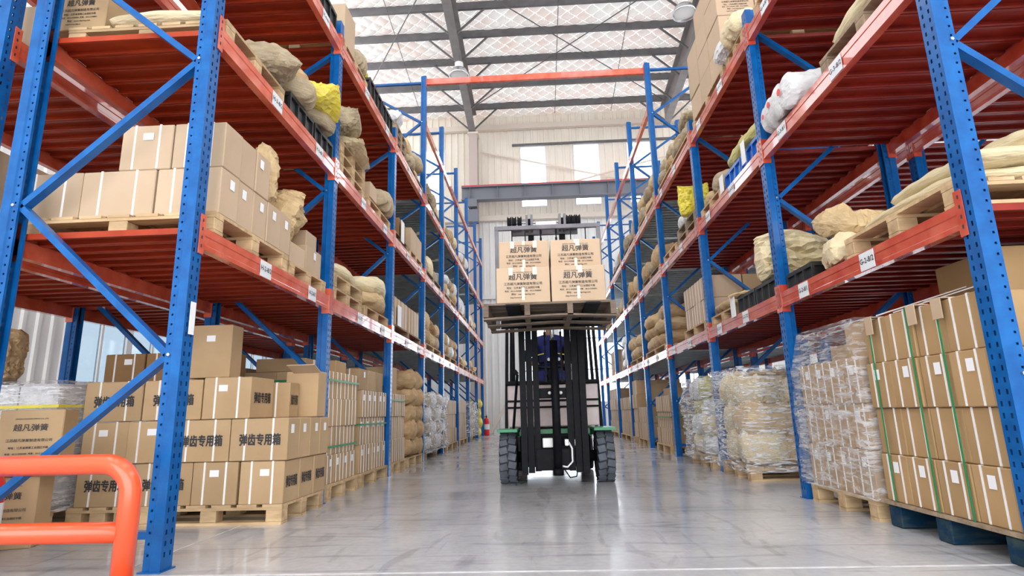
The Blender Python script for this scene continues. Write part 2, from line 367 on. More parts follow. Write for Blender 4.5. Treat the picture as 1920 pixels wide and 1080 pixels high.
# left wall: ribbed white panels, window band
WL = put('wall_left', MB().bb((X0-.16, Y0, 0), (X0-.12, WY, .2)).mesh('wall_left', K['wallw'])); WL['kind'] = 'structure'
y = Y0
while y < WY-.01:
    y2 = min(y+1.15, WY); op = (2.6 < y < 4.1) or (7 < y < 17.5)
    for p, q in ([(0, .5), (4.4, 11.0)] if op else [(0, 11.0)]):
        me = rib_panel(y2-y, p, q, K['wallw'], 1); put('wall_panel', me, WL, (X0, y, 0), (0, 0, PI/2))
    if op:
        fr = struct('window_%d' % (20+round(y*2)), MB().bb((X0, y, .5), (X0+.06, y+.06, 4.4)).bb((X0, y2-.06, .5), (X0+.06, y2, 4.4)).bb((X0, y+.06, 4.34), (X0+.06, y2-.06, 4.4)).bb((X0, y+.06, .5), (X0+.06, y2-.06, .56)).mesh('window_frame', K['white']))
        zs = [.56, 1.25, 2.4, 3.4, 4.34]
        for a, b in zip(zs, zs[1:]):
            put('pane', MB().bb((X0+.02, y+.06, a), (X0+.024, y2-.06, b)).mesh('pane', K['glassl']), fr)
            if a > .6: part('glazing_bar', MB().bb((X0, y+.06, a-.025), (X0+.05, y2-.06, a+.025)), K['white'], fr)
            part('mullion', MB().bb((X0, (y+y2)/2-.02, a+.025), (X0+.05, (y+y2)/2+.02, b-.025)), K['white'], fr)
    y = y2
WR = put('wall_right', MB().bb((X1+.12, Y0, 0), (X1+.16, WY, .2)).mesh('wall_right', K['wallw'])); WR['kind'] = 'structure'
y = Y0
while y < WY-.01:
    y2 = min(y+1.15, WY); op = 3.5 < y < 17
    for p, q in ([(0, .8), (3.6, 11.3)] if op else [(0, 11.3)]):
        put('wall_panel', rib_panel(y2-y, p, q, K['wallw'], -1), WR, (X1, y, 0), (0, 0, PI/2))
    if op:
        fr = struct('window_%d' % (80+round(y*2)), MB().bb((X1-.06, y, .8), (X1, y+.06, 3.6)).bb((X1-.06, y2-.06, .8), (X1, y2, 3.6)).bb((X1-.06, y+.06, 3.54), (X1, y2-.06, 3.6)).bb((X1-.06, y+.06, .8), (X1, y2-.06, .86)).mesh('window_frame', K['white']))
        put('pane', MB().bb((X1-.03, y+.06, .86), (X1-.026, y2-.06, 3.54)).mesh('pane', K['glass']), fr)
    y = y2

# unseen wall added to cut front daylight, its door opening sized for fill
WF = put('wall_front', MB().bb((X0, Y0-.16, 6.6), (X1, Y0-.12, 6.8)).mesh('wall_front', K['wallw'])); WF['kind'] = 'structure'
DX0, DX1 = -5.4, 6.6
x = X0
while x < X1-.01:
    x2 = min([v for v in (x+1.2, X1)+((DX0,) if x < DX0-.01 else ())+((DX1,) if x < DX1-.01 else ()) if v > x+.01])
    for p, q in ([(6.6, roofz(Y0)+.1)] if DX0-.01 <= x < DX1-.01 else [(0, roofz(Y0)+.1)]):
        put('wall_panel', rib_panel(x2-x, p, q, K['wallw'], -1), WF, (x, Y0, 0))
    x = x2
# ceiling: quilted foil between purlins, with unseen roof lights added to bring daylight onto the aisle
ceil = struct('ceiling', MB().bb((X0, Y0, roofz(Y0)+.3), (X0+.1, Y0+.1, roofz(Y0)+.4)).mesh('ceiling', K['purlin']))
PUR = [19.64, 18.42, 17.18, 15.98, 14.86]+[14.86-1.25*i for i in range(1, 15)]
edges = [WY+.15]+PUR+[Y0]
def quilt(x0, x1, y0, y1, st):
    nx = int((x1-x0)/st); ny = max(3, int((y1-y0)/st)); P = .50; Q = .42; vs = []; fs = []
    for j in range(ny+1):
        for i in range(nx+1):
            x = x0+(x1-x0)*i/nx; yy = y0+(y1-y0)*j/ny
            a = abs(((x/P+yy/Q) % 1)-.5)*2; b = abs(((x/P-yy/Q) % 1)-.5)*2
            t = (1-a**4)*(1-b**4)
            z = roofz(yy)-(.10*t+.05)*math.sin(PI*j/ny)**.5+.02*noise.noise(Vector((x*1.5, yy*1.5, 0)))
            vs.append((x, yy, z))
    for j in range(ny):
        for i in range(nx): k = j*(nx+1)+i; fs.append((k, k+nx+1, k+nx+2, k+1))
    return MB().add(vs, fs)
for i, (a, b) in enumerate(zip(edges, edges[1:])):
    y0, y1 = min(a, b), max(a, b)
    if y1-y0 < .2: continue
    vis = y0 > 11
    if vis:
        put('foil_quilt', quilt(X0, X1, y0, y1, .05 if y0 > 12.5 else .07).mesh('foil_quilt', K['foil'], True), ceil)
    else:
        spans = [(X0, -4.2), (-2.0, 1.4), (3.6, X1)] if i % 4 else [(X0, X1)]
        for p, q in spans: put('foil_quilt', quilt(p, q, y0, y1, .12).mesh('foil_quilt', K['foil'], True), ceil)
        if len(spans) > 1:
            for p, q in ((-4.2, -2.0), (1.4, 3.6)):
                put('added_roof_light', MB().add([(p, y0, roofz(y0)), (q, y0, roofz(y0)), (q, y1, roofz(y1)), (p, y1, roofz(y1))], [(0, 1, 2, 3)]).mesh('added_roof_light', K['glass']), ceil)
# purlins
for i, y in enumerate(PUR):
    z = roofz(y)-.04
    prof = [(y-.04, z+.02), (y+.05, z+.02), (y+.05, z), (y-.025, z), (y-.025, z-.20), (y+.05, z-.20), (y+.05, z-.22), (y-.04, z-.22)]
    put('purlin', MB().prism(prof, X0, X1, 'x').mesh('purlin', K['purlin']), ceil)
# rafters (tapered I) with knee braces
def rafter(x, n):
    ya, yb = WY-.45, Y0
    za, zb = roofz(ya)-.26, roofz(yb)-.26
    m_ = MB()
    def sl(x0, x1, oa, ob):
        return m_.add([(x0, ya, za+oa), (x1, ya, za+oa), (x1, yb, zb+oa), (x0, yb, zb+oa), (x0, ya, za+ob), (x1, ya, za+ob), (x1, yb, zb+ob), (x0, yb, zb+ob)],
                      [(0, 3, 2, 1), (4, 5, 6, 7), (0, 1, 5, 4), (1, 2, 6, 5), (2, 3, 7, 6), (3, 0, 4, 7)])
    sl(x-.15, x+.15, -.02, 0); sl(x-.13, x+.13, -.84, -.82); sl(x-.012, x+.012, -.82, -.02)
    r = put('rafter', m_.mesh('rafter', K['rafter']), ceil)
    for y in PUR[:9]:
        z = roofz(y)
        for s in (1, -1): put('knee_brace', MB().bar((x+s*.10, y, z-1.06), (x+s*.95, y, z-.26), .05, .05).mesh('knee_brace', K['purlin']), ceil)
rafter(-2.22, 0); rafter(5.1, 1)
# sag rods and roof cross braces
for x in (-4.2, .95, 3.1, 7.2): put('sag_rod', MB().cyl((x, WY-.3, roofz(WY)-.2), (x, 9, roofz(9)-.2), .012, 6).mesh('sag_rod', K['purlin']), ceil)
for a, b in (((-2.3, 13.2), (5.0, 19.4)), ((5.0, 13.2), (-2.3, 19.4)), ((-2.5, 13.2), (-6.4, 19.0))):
    put('roof_brace', MB().cyl((a[0], a[1], roofz(a[1])-.42), (b[0], b[1], roofz(b[1])-.42), .018, 6).mesh('roof_brace', K['purlin']), ceil)

# high-bay lamps
for i, (x, y, z) in enumerate(LAMPS):
    lb = ['round glass high-bay lamp hanging under the long grey rafter', 'high-bay lamp over the near end of the aisle', 'high-bay lamp over the middle of the aisle',
          'high-bay lamp over the near right rack', 'high-bay lamp over the near left rack', 'high-bay lamp over the far right rack', 'high-bay lamp over the far left rack']
    if i == 1: lbl = lb[0]
    else: lbl = lb[{0: 1, 2: 2, 3: 3, 4: 4, 5: 5, 6: 6}[i]]
    t = thing('high_bay_lamp', lbl, 'lamp', (x, y, z-.25), group='high-bay lamps under the roof'); t.scale = (1.45, 1.45, 1.0)
    part('reflector', MB().lathe([(.05, .30), (.16, .22), (.20, .10), (.215, 0), (.205, 0), (.19, .1), (.15, .2), (.04, .28)], 24), K['steel'], t, True)
    part('driver_housing', MB().cyl((0, 0, .28), (0, 0, .46), .09, 16), K['white'], t)
    part('hanger', MB().cyl((0, 0, .46), (0, 0, max(.6, roofz(y)-(1.12 if i == 1 else .0)-z+.25)), .012, 8), K['purlin'], t)
    part('lens', MB().lathe([(.001, .03), (.12, .03), (.19, .05)], 20), K['lampglow'], t, True)

# ------------------------------------------------------------------ racks
def upright_mesh(name, H, pitch, m):
    # web faces the aisle at x=0 (local), body runs to +x; width in y 0..0.09; slots and holes are real openings
    W, D, T = .09, .09, .003
    mb_ = MB(); n = int((H-.1)/pitch); zs = [0, .05]+[.05+pitch*k for k in range(1, n+1)]+[H]
    def quad(a, b, c, d): mb_.add([a, b, c, d], [(0, 1, 2, 3)])
    def strip(f, u0, u1, z0, z1): quad(f(u0, z0), f(u1, z0), f(u1, z1), f(u0, z1))
    def faceset(f, us, holes, hz):
        for i, (a, b) in enumerate(zip(us, us[1:])):
            if i in holes:
                lo = 0.0
                for k in range(n):
                    c = .05+pitch*(k+.5); strip(f, a, b, lo, c-hz/2); lo = c+hz/2
                strip(f, a, b, lo, H)
            else: strip(f, a, b, 0, H)
    faceset(lambda u, z: (0, u, z), [0, .018, .029, .061, .072, W], {1, 3}, min(.026, pitch*.45))
    for yy, s in ((0, 1), (W, -1)):
        faceset(lambda u, z, yy=yy: (u, yy, z), [0, .050], set(), .01)
        faceset(lambda u, z, yy=yy, s=s: (u, yy+s*.008, z), [.056, .066, .076, D], {1}, .011)
        quad((.050, yy, 0), (.056, yy+s*.008, 0), (.056, yy+s*.008, H), (.050, yy, H))
        quad((D, yy+s*.008, 0), (D, yy+s*.022, 0), (D, yy+s*.022, H), (D, yy+s*.008, H))
        quad((D, yy+s*.022, 0), (D-.02, yy+s*.022, 0), (D-.02, yy+s*.022, H), (D, yy+s*.022, H))
    me = bpy.data.meshes.new(name); me.from_pydata(mb_.v, [], mb_.f); me.materials.append(m)
    return me
_um = {}
def up_mesh(H, pitch, m):
    k = (round(H, 2), pitch, m.name)
    if k not in _um: _um[k] = upright_mesh('upright_post', H, pitch, m)
    return _um[k]

def deck_panel_mesh(wd, x0, x1, m):
    # inverted tray: flat top, hanging lips and a shallow centre rib; runs in x
    g = .004
    prof = [(g, 0), (wd-g, 0), (wd-g, -.034), (wd-g-.016, -.034), (wd-g-.016, -.028), (wd-g-.006, -.028), (wd-g-.006, -.005),
            (g+.006, -.005), (g+.006, -.028), (g+.016, -.028), (g+.016, -.034), (g, -.034)]
    return MB().prism(prof, x0, x1, 'x').mesh('deck_panel', m)

def rack(name, label, s, fx, Ys, levels, heights, pitch, nodes, ranges, deckm, row_label=None, tz=None, bm_mat=None, panels=True, codes=None, lod=0):
    """s=+1: aisle face looks +x (left rack, body goes -x); s=-1 mirrored. fx = aisle face x."""
    root = thing(name, label, 'pallet rack', (fx, Ys[0], 0), group='pallet racks along the aisle')
    bmat = bm_mat or K['orange']
    dep = 1.0
    def X(d): return -s*d                                         # local x, d metres away from the aisle face
    for i, y in enumerate(Ys):
        H = heights[i]; ly = y-Ys[0]
        for d, rev in ((0, 0), (dep+.09, 1)):
            me = up_mesh(H, pitch, K['blue'])
            # mesh runs to +x from x=0; we need it to run away from the aisle for the front post
            sx = -s if not rev else s
            o = put('upright_post', me, root, (X(d), ly, 0), (0, 0, 0), (sx, 1, 1))
            if lod == 0 or d == 0: part('base_plate', MB().bb((min(X(d-.01 if not rev else d-.10), X(d+.10 if not rev else d+.01)), ly-.015, 0), (max(X(d-.01 if not rev else d-.10), X(d+.10 if not rev else d+.01)), ly+.105, .006)), K['blue'], root)
        # braces
        zf, zr = nodes
        zz = sorted([(z, 0) for z in zf if z < H-.05]+[(z, 1) for z in zr if z < H-.05])
        P = [(.085 if e == 0 else dep+.005) for z, e in zz]
        for (a, b), (p, q) in zip(zip(zz, zz[1:]), zip(P, P[1:])):
            part('brace', MB().bar((X(p), ly+.045, a[0]), (X(q), ly+.045, b[0]), .034, .050, up=(0, 1, 0)), K['blue'], root)
        for z in (.16, H-.12): part('brace', MB().bar((X(.085), ly+.045, z), (X(dep+.005), ly+.045, z), .034, .045, up=(0, 1, 0)), K['blue'], root)
        for z, e in zz:
            d = .066 if e == 0 else dep+.09-.066
            part('bolt', MB().cyl((X(d), ly-.004, z), (X(d), ly+.01, z), .009, 6), K['steel'], root)
    for li, z in enumerate(levels):
        r0, r1 = ranges[li]
        for i in range(r0, r1):
            ya, yb = Ys[i]-Ys[0]+.09, Ys[i+1]-Ys[0]
            for side, d in ((0, -.004), (1, dep+.094)):
                dd = .05 if side == 0 else -.05
                prof = [(0, -.06), (0, -.035), (.004, -.030), (.004, .012), (0, .018), (0, .06), (.030, .06), (.030, .035), (.05, .035), (.05, -.06)]
                m_ = MB().prism([(X(d+(p if side == 0 else -p)), q) for p, q in prof], ya, yb, 'y')
                bo = part('beam', m_, bmat, root, loc=(0, 0, z))
                for yy, t in ((ya, -1), (yb, 1)):
                    cm = MB()
                    # L plate: strip on the web plus plate on the flange
                    a, b = (yy-.042, yy) if t < 0 else (yy, yy+.042)
                    cm.bb((X(d-.004 if side == 0 else d+.004), a, -.095), (X(d+.001 if side == 0 else d-.001), b, .125))
                    c, e = (yy, yy+.005) if t < 0 else (yy-.005, yy)
                    cm.bb((X(d-.004 if side == 0 else d+.004), c, -.095), (X(d+dd*1.25), e, .125))
                    part('connector', cm, bmat, bo)
                if side == 0:
                    hk = MB()
                    for yy, t in ((ya, -1), (yb, 1)):
                        for kz in (-.06, -.012, .036, .084):
                            hk.bb((X(d-.0045), yy+t*.027, kz), (X(d-.0052), yy+t*.017, kz+.018))
                    part('hook_slot', hk, K['ink'], bo)
                if side == 0 and codes and li < len(codes) and i < len(codes[li]) and codes[li][i]:
                    for fr, tx in codes[li][i]:
                        yc = ya+(yb-ya)*fr
                        part('location_label', MB().bb((X(d-.001), yc-.075, -.055), (X(d-.004), yc+.075, .052)), K['plate'], bo)
                        me = text_mesh(tx, .046, K['ink'], .0012)
                        put('lettering', me, bo, (X(d-.0048), yc, 0), (PI/2, 0, s*PI/2))
            if deckm:
                x0, x1 = sorted((X(.028), X(dep+.062)))
                if panels and i < 3:
                    n = 13; wd = (yb-ya)/n
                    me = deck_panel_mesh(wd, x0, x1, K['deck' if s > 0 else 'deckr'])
                    for k in range(n): put('deck_panel', me, root, (0, ya+wd*k, z+.064))
                else:
                    n = 14; wd = (yb-ya)/n; m_ = MB(); g = .004
                    for k in range(n):
                        b = ya+wd*k
                        m_.bb((x0, b+g, .0), (x1, b+wd-g, -.006)); m_.bb((x0, b+g, -.006), (x1, b+g+.02, -.04))
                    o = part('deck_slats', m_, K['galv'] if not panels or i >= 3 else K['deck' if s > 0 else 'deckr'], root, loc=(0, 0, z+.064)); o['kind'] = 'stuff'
    return root

# merge base: front rack section runs over bays 0..2 and tall section 3..8 -> one connected rack per side
HL = [LZ[2]+.27]*3+[6.50]*6
HR = [RZ[2]+.27]*3+[6.50]*6
nodL = ([1.02, 2.70, 4.10, 5.62], [.25, 1.86, 3.45, 4.85, 6.2])
nodR = ([.80, 2.40, 4.00, 5.55], [.25, 1.60, 3.20, 4.75, 6.2])
def codes(side, lv):
    out = []
    for i in range(8):
        n = (8 if side == 'G' else 8)-i
        out.append([(.38, '%s-%d-%d/2' % (side, lv, n)), (.80, '%s-%d-%d/1' % (side, lv, n))] if i < 5 else [])
    return out
def full_rack(side):
    s = 1 if side == 'L' else -1
    if side == 'L': Ys, Z, H, nod, fx, lab, pc, c = LY, LZ, HL, nodL, LX, 'blue and orange pallet rack lining the left side of the aisle', .05, 'H'
    else: Ys, Z, H, nod, fx, lab, pc, c = RY, RZ, HR, nodR, RX, 'blue and orange pallet rack lining the right side of the aisle', .05, 'G'
    r = rack('pallet_rack', lab, s, fx, Ys, Z[:3], H, pc, nod, [(0, 8)]*3, True, codes=[codes(c, 2), codes(c, 3), codes(c, 4)], bm_mat=K['orange'] if side == 'L' else K['redbeam'])
    return r
RL = full_rack('L'); RR = full_rack('R')
# top tie beams of the tall section (no decks) on both racks
def top_beams(root, s, Ys, z):
    for i in range(3, 8):
        for d in (-.004, 1.045):
            bo = part('beam', MB().bb((-s*d, Ys[i]-Ys[0]+.09, -.055), (-s*(d+.05), Ys[i+1]-Ys[0], .055)), K['orange'], root, loc=(0, 0, z))
            part('connector', MB().bb((-s*(d-.004), Ys[i]-Ys[0]+.045, -.1), (-s*(d+.001), Ys[i]-Ys[0]+.09, .1)), K['orange'], bo)
            part('connector', MB().bb((-s*(d-.004), Ys[i+1]-Ys[0], -.1), (-s*(d+.001), Ys[i+1]-Ys[0]+.045, .1)), K['orange'], bo)
top_beams(RL, 1, LY, LZ[3]); top_beams(RR, -1, RY, RZ[3])
# second rows, back to back with the first
rack('pallet_rack', 'second pallet rack standing behind the left aisle rack', 1, LX-1.25, LY[:6], LZ[:3], [LZ[2]+.27]*6, .05, nodL, [(0, 5)]*3, True)
rack('pallet_rack', 'second pallet rack standing behind the right aisle rack', -1, RX+1.25, RY[:7], RZ[:3], [RZ[2]+.27]*7, .05, nodR, [(0, 6)]*3, True, bm_mat=K['redbeam'])
# cross beam over the aisle
t = thing('tie_beam', 'long red beam bridging the aisle between the two tall posts', 'beam', (0, 8.93, 6.40))
part('beam_body', MB().bb((LX, -.025, -.055), (RX, .025, .055)), K['orange'], t)
for x, s in ((LX, 1), (RX, -1)): part('end_plate', MB().bb((x, -.045, -.10), (x+s*.006, .045, .10)), K['orange'], t)

# ------------------------------------------------------------------ goods: cartons
_cm = {}
def carton_mesh(L, W, H, m):
    k = (round(L, 3), round(W, 3), round(H, 3), m.name)
    if k not in _cm:
        _cm[k] = MB().bb((-L/2, -W/2, 0), (L/2, W/2, H)).mesh('carton', m, bev=.005)
    return _cm[k]
_sm = {}
def strap_mesh(L, W, H, wd=.012, m='strap', ax='x', off=0):
    """band round the carton, in the plane x=off (ax x) or y=off (ax y)"""
    k = (round(L, 3), round(W, 3), round(H, 3), wd, m, ax, round(off, 3))
    if k not in _sm:
        e = .0022; a = (W if ax == 'x' else L)/2
        mb_ = MB()
        def q(u0, z0, u1, z1):
            if ax == 'x': mb_.bb((off-wd/2, u0, z0), (off+wd/2, u1, z1))
            else: mb_.bb((u0, off-wd/2, z0), (u1, off+wd/2, z1))
        q(-a-e, .004, -a, H+e); q(a, .004, a+e, H+e); q(-a, H, a, H+e)
        _sm[k] = mb_.mesh('strap', K[m])
    return _sm[k]
_lm = MB().bb((-.032, -.001, -.022), (.032, 0, .022)).mesh('paper_label', K['label'])
_lm2 = MB().bb((-.024, -.001, -.03), (.024, 0, .03)).mesh('paper_label', K['label'])
rnd = random.Random(7)

BIG = '弹齿专用箱'; CO = '超凡弹簧'; CO2 = '江苏超凡弹簧制造有限公司'
def carton(label, x, y, z, L, W, H, m='card', rz=0, straps=2, sax='x', group=None, lab=None, txt=None, name='carton', vtxt=None, jitter=.006, seed=None):
    """L in x, W in y. lab/txt: face to carry them: 'front' (-y), 'aisleL' (+x face), 'aisleR' (-x face)"""
    jx, jy = rnd.uniform(-jitter, jitter), rnd.uniform(-jitter, jitter)*.4
    o = put(name, carton_mesh(L, W, H, K[m]), None, (x+jx, y+jy, z), (0, 0, rz+rnd.uniform(-.01, .01)))
    tag(o, label, 'carton', group)
    if straps:
        span = L if sax == 'x' else W
        for k in ((-.24, .24) if straps == 2 else (0,)):
            put('strap', strap_mesh(L, W, H, .013, 'strap', sax, span*k), o)
    e = .0028
    def face(f, u, v, me, nm, extra=0):
        if f == 'front': return put(nm, me, o, (u, -W/2-e-extra, v), (0, 0, 0))
        if f == 'aisleL': return put(nm, me, o, (L/2+e+extra, u, v), (0, 0, PI/2))
        return put(nm, me, o, (-L/2-e-extra, -u, v), (0, 0, -PI/2))
    def ftext(f, u, v, me, sc=(1, 1, 1)):
        if f == 'front': return put('lettering', me, o, (u, -W/2-e, v), (PI/2, 0, 0), sc)
        if f == 'aisleL': return put('lettering', me, o, (L/2+e, u, v), (PI/2, 0, PI/2), sc)
        return put('lettering', me, o, (-L/2-e, -u, v), (PI/2, 0, -PI/2), sc)
    if lab:
        for f in lab: face(f, rnd.uniform(-.03, .03), H*.74, _lm if f == 'front' else _lm2, 'paper_label')
    if txt:
        for f, st in txt:
            wd = L if f == 'front' else W
            if st == 'big': ftext(f, .01, H*.48, text_mesh(BIG, .06, K['ink'], .0026), (.98, 1.35, 1))
            elif st == 'bigv':
                ftext(f, 0, H*.48, text_mesh(BIG, .06, K['ink'], .0026), (wd*.72/.30, 1.35, 1))
            elif st == 'end': ftext(f, wd*.05, H*.45, text_mesh('箱', .07, K['ink'], .002))
            elif st == 'co':
                ftext(f, 0, H*.86, text_mesh('JIANGSU CHAOFAN SPRING CO., LTD', wd*.030, K['ink'], .0002))
                ftext(f, 0, H*.72, text_mesh(CO, wd*.135, K['ink'], wd*.0021))
                ftext(f, 0, H*.53, text_mesh(CO2, wd*.060, K['ink'], wd*.0006))
                ftext(f, 0, H*.42, text_mesh('地址：江苏省弹簧工业园区中路', wd*.044, K['ink'], .0003))
                ftext(f, 0, H*.33, text_mesh('电话：0512-5500000  传真：0512-5500001', wd*.038, K['ink'], .0003))
                ftext(f, 0, H*.24, text_mesh('网址：www.cfspring.com', wd*.042, K['ink'], .0003))
                ftext(f, -wd*.1, H*.15, text_mesh('http://www.cfth.cn', wd*.038, K['ink'], .0003))
    return o

def stack(side, nm, y0, y1, z0, rows, cols, rowh, lx=.45, nx=2, m='card', near=True, inset=.03, label_rows=(), straps=2, txtrows=(), skip=(), group=None, slump=0):
    """cartons on a floor pallet: face on the aisle at LX/RX+-inset. near: front face visible -> fill the near column in x."""
    W = (y1-y0)/cols; n = 0
    for r in range(rows):
        off = .0 if r % 2 == 0 else .012
        for c in range(cols):
            for ix in range(nx):
                if ix > 0 and not ((near and c == 0) or r == rows-1): continue
                if (r, c) in skip or (r, c, ix) in skip: continue
                d = inset+off+lx/2+ix*(lx+.004)
                x = (LX-d) if side == 'L' else (RX+d)
                y = y0+W*(c+.5)
                back = '' if ix == 0 else (' back' if ix == 1 else ' deep')
                rowt = 'top' if r == rows-1 else ('bottom' if r == 0 else ORD[r])
                lb = '%s-row carton, %s%s column, %s' % (rowt, ORD[c] if c else 'nearest', back, nm)
                f = 'aisleL' if side == 'L' else 'aisleR'
                lab = []
                if r in label_rows and ix == 0: lab = [f]
                if near and c == 0 and (ix+r) % 2 == 0: lab = lab+['front']
                tx = []
                if r in txtrows and ix == 0: tx = [(f, 'bigv')]
                carton(lb, x, y, z0+r*rowh, lx, W-.004, rowh-.002, m, straps=straps, sax='y', lab=lab, txt=tx, group=group or 'cartons in '+nm)
                n += 1
    return n

# ------------------------------------------------------------------ pallets
def pallet(label, x0, x1, y0, y1, z, h=.12, wood='wood', skids='x', boards=7, group='wooden pallets', fx=None, blockm=None):
    """skids='x': skid rows run along x. Blocks 3x3, top boards across, bottom boards along the skids"""
    t = thing('pallet', label, 'pallet', ((x0+x1)/2, (y0+y1)/2, z), group=group)
    Lx, Ly = x1-x0, y1-y0; bm_ = K[blockm or wood]; tt = .018
    bw = (Ly if skids == 'x' else Lx)
    # top boards perpendicular to skids
    n = boards; tot = Lx if skids == 'x' else Ly; bwid = tot/n*.80
    for i in range(n):
        c = -tot/2+bwid/2+(tot-bwid)*i/(n-1)
        b_ = MB().box((c, 0, h-tt/2), (bwid, Ly, tt)) if skids == 'x' else MB().box((0, c, h-tt/2), (Lx, bwid, tt))
        part('top_board', b_, K[wood], t)
    for i in range(3):
        if skids == 'x':
            c = -Ly/2+.05+(Ly-.10)*i/2
            part('stringer_board', MB().box((0, c, h-tt*1.5), (Lx, .095, tt)), K[wood], t)
            part('bottom_board', MB().box((0, c, tt/2), (Lx, .095, tt)), bm_, t)
            for k in range(3):
                part('block', MB().box((-Lx/2+.055+(Lx-.11)*k/2, c, h/2-tt/2), (.11, .095, h-3*tt)), bm_, t, bev=.004)
        else:
            c = -Lx/2+.05+(Lx-.10)*i/2
            part('stringer_board', MB().box((c, 0, h-tt*1.5), (.095, Ly, tt)), K[wood], t)
            part('bottom_board', MB().box((c, 0, tt/2), (.095, Ly, tt)), bm_, t)
            for k in range(3):
                part('block', MB().box((c, -Ly/2+.055+(Ly-.11)*k/2, h/2-tt/2), (.095, .11, h-3*tt)), bm_, t, bev=.004)
    return t
def lp(label, y0, y1, z, h=.12, dx=.02, dep=1.0, **k): return pallet(label, LX-dx-dep, LX-dx, y0, y1, z, h, **k)
def rp(label, y0, y1, z, h=.12, dx=.02, dep=1.0, **k): return pallet(label, RX+dx, RX+dx+dep, y0, y1, z, h, **k)

# ------------------------------------------------------------------ sacks and bags
_sk = {}
def sack_mesh(kind, seed):
    """unit sack, base at z=0, about .91 tall at rest; flat = sewn pillow, gather = gathered woven sack, bag = crumpled paper, round = plump bag"""
    k = (kind, seed)
    if k in _sk: return _sk[k]
    r = random.Random(seed*7+len(kind)); ox = Vector((seed*3.1, seed*1.7, 0)); vs = []; fs = []
    paper = kind == 'bag'
    nx, ny = (21, 15) if paper else (44, 30)
    ph = [r.uniform(0, 6.3) for _ in range(8)]; dents = [(r.uniform(-.8, .8), r.uniform(-.8, .8), r.uniform(.2, .5), r.uniform(.03, .13)) for _ in range(7)]
    fold = [(r.uniform(-1, 1), r.uniform(-1, 1), r.uniform(0, PI)) for _ in range(9)]
    grid = {}
    for top in (1, 0):
        for j in range(ny+1):
            for i in range(nx+1):
                u, v = -1+2*i/nx, -1+2*j/ny
                rim = i in (0, nx) or j in (0, ny)
                if rim and not top: grid[(0, i, j)] = grid[(1, i, j)]; continue
                # spread samples towards the rim
                U = math.sin(u*PI/2)*.35+u*.65; V = math.sin(v*PI/2)*.35+v*.65
                n_ = 2.6 if kind == 'round' else (4.2 if kind == 'gather' else 4.5)
                t = max(0, (1-abs(U)**n_)*(1-abs(V)**n_))**(.5 if kind != 'flat' else .42)
                x, y = U, V
                # rounded corners
                c = abs(U*V)**1.5; x *= 1-.12*c; y *= 1-.12*c
                if kind == 'gather':                                   # ends drawn in, deep radiating folds
                    e = max(0, abs(U)-.35)/.65; y *= 1-.30*e*e*(1 if U > 0 else .5)
                    t *= 1+.26*e*math.sin(V*11+ph[0 if U > 0 else 1]+2*noise.noise(Vector((V*2, U, seed))))
                    t += .10*e*math.sin(V*23+ph[2])*t
                if kind == 'round':
                    e = max(0, U-.3)/.7; y *= 1-.5*e; t *= 1+.2*e*math.sin(V*9+ph[3])
                h = t*(.5 if not top else .5)
                w_ = 0
                for (a, b, rr, dd) in dents: w_ -= dd*math.exp(-((U-a)**2+(V-b)**2)/rr**2)
                for q, (a, b, an) in enumerate(fold):                  # long soft creases
                    s_ = (U-a)*math.cos(an)+(V-b)*math.sin(an); l_ = -(U-a)*math.sin(an)+(V-b)*math.cos(an)
                    w_ += (.05 if paper else .035)*math.exp(-(s_/.07)**2)*math.exp(-(l_/.7)**2)
                w_ += .18*noise.noise(Vector((U*1.6, V*1.6, top*5))+ox)+(.05*noise.noise(Vector((U*5, V*5, top*3))+ox) if not paper else 0)
                w_ += .055*math.sin((9 if paper else 13)*V+3.5*noise.noise(Vector((U*1.5, V*1.2, seed)))+ph[5])*(.4+.6*abs(U))
                z = .455+(h+w_*t)*(1 if top else -1)
                if not paper: w_ += .0
                if not top: z = max(z, .03*noise.noise(Vector((U*3, V*3, 1))+ox)+.02)
                if paper:
                    jit = .022; x += r.uniform(-jit, jit); y += r.uniform(-jit, jit); z += r.uniform(-.055, .055)*(.4+t)
                    if U > .45: f_ = (U-.45)/.55; z = z*(1-.5*f_)+.25*f_+.35*f_*math.sin(V*2.2+ph[4]); y *= 1+.10*f_
                grid[(top, i, j)] = len(vs); vs.append((x*.5, y*.5, max(z, 0)))
    for top in (1, 0):
        for j in range(ny):
            for i in range(nx):
                q = [grid[(top, i, j)], grid[(top, i+1, j)], grid[(top, i+1, j+1)], grid[(top, i, j+1)]]
                if not top: q.reverse()
                if paper: fs += [(q[0], q[1], q[2]), (q[0], q[2], q[3])] if (i+j) % 2 else [(q[0], q[1], q[3]), (q[1], q[2], q[3])]
                else: fs.append(tuple(q))
    me = MB().add(vs, fs).mesh('sack', None, not paper)
    _sk[k] = me; return me
_skm = {}
def sack(label, x, y, z, L, W, H, m='sack', kind='flat', seed=1, rot=(0, 0, 0), cat='sack', name='sack', group=None):
    """L along local x, W along local y, H height; sits with its base at z"""
    key = (kind, seed % 6, m)
    if key not in _skm: me = sack_mesh(kind, seed % 6).copy(); me.materials.clear(); me.materials.append(K[m]); _skm[key] = me
    o = put(name, _skm[key], None, (x, y, z), rot, (L, W, H/.91))
    return tag(o, label, cat, group)
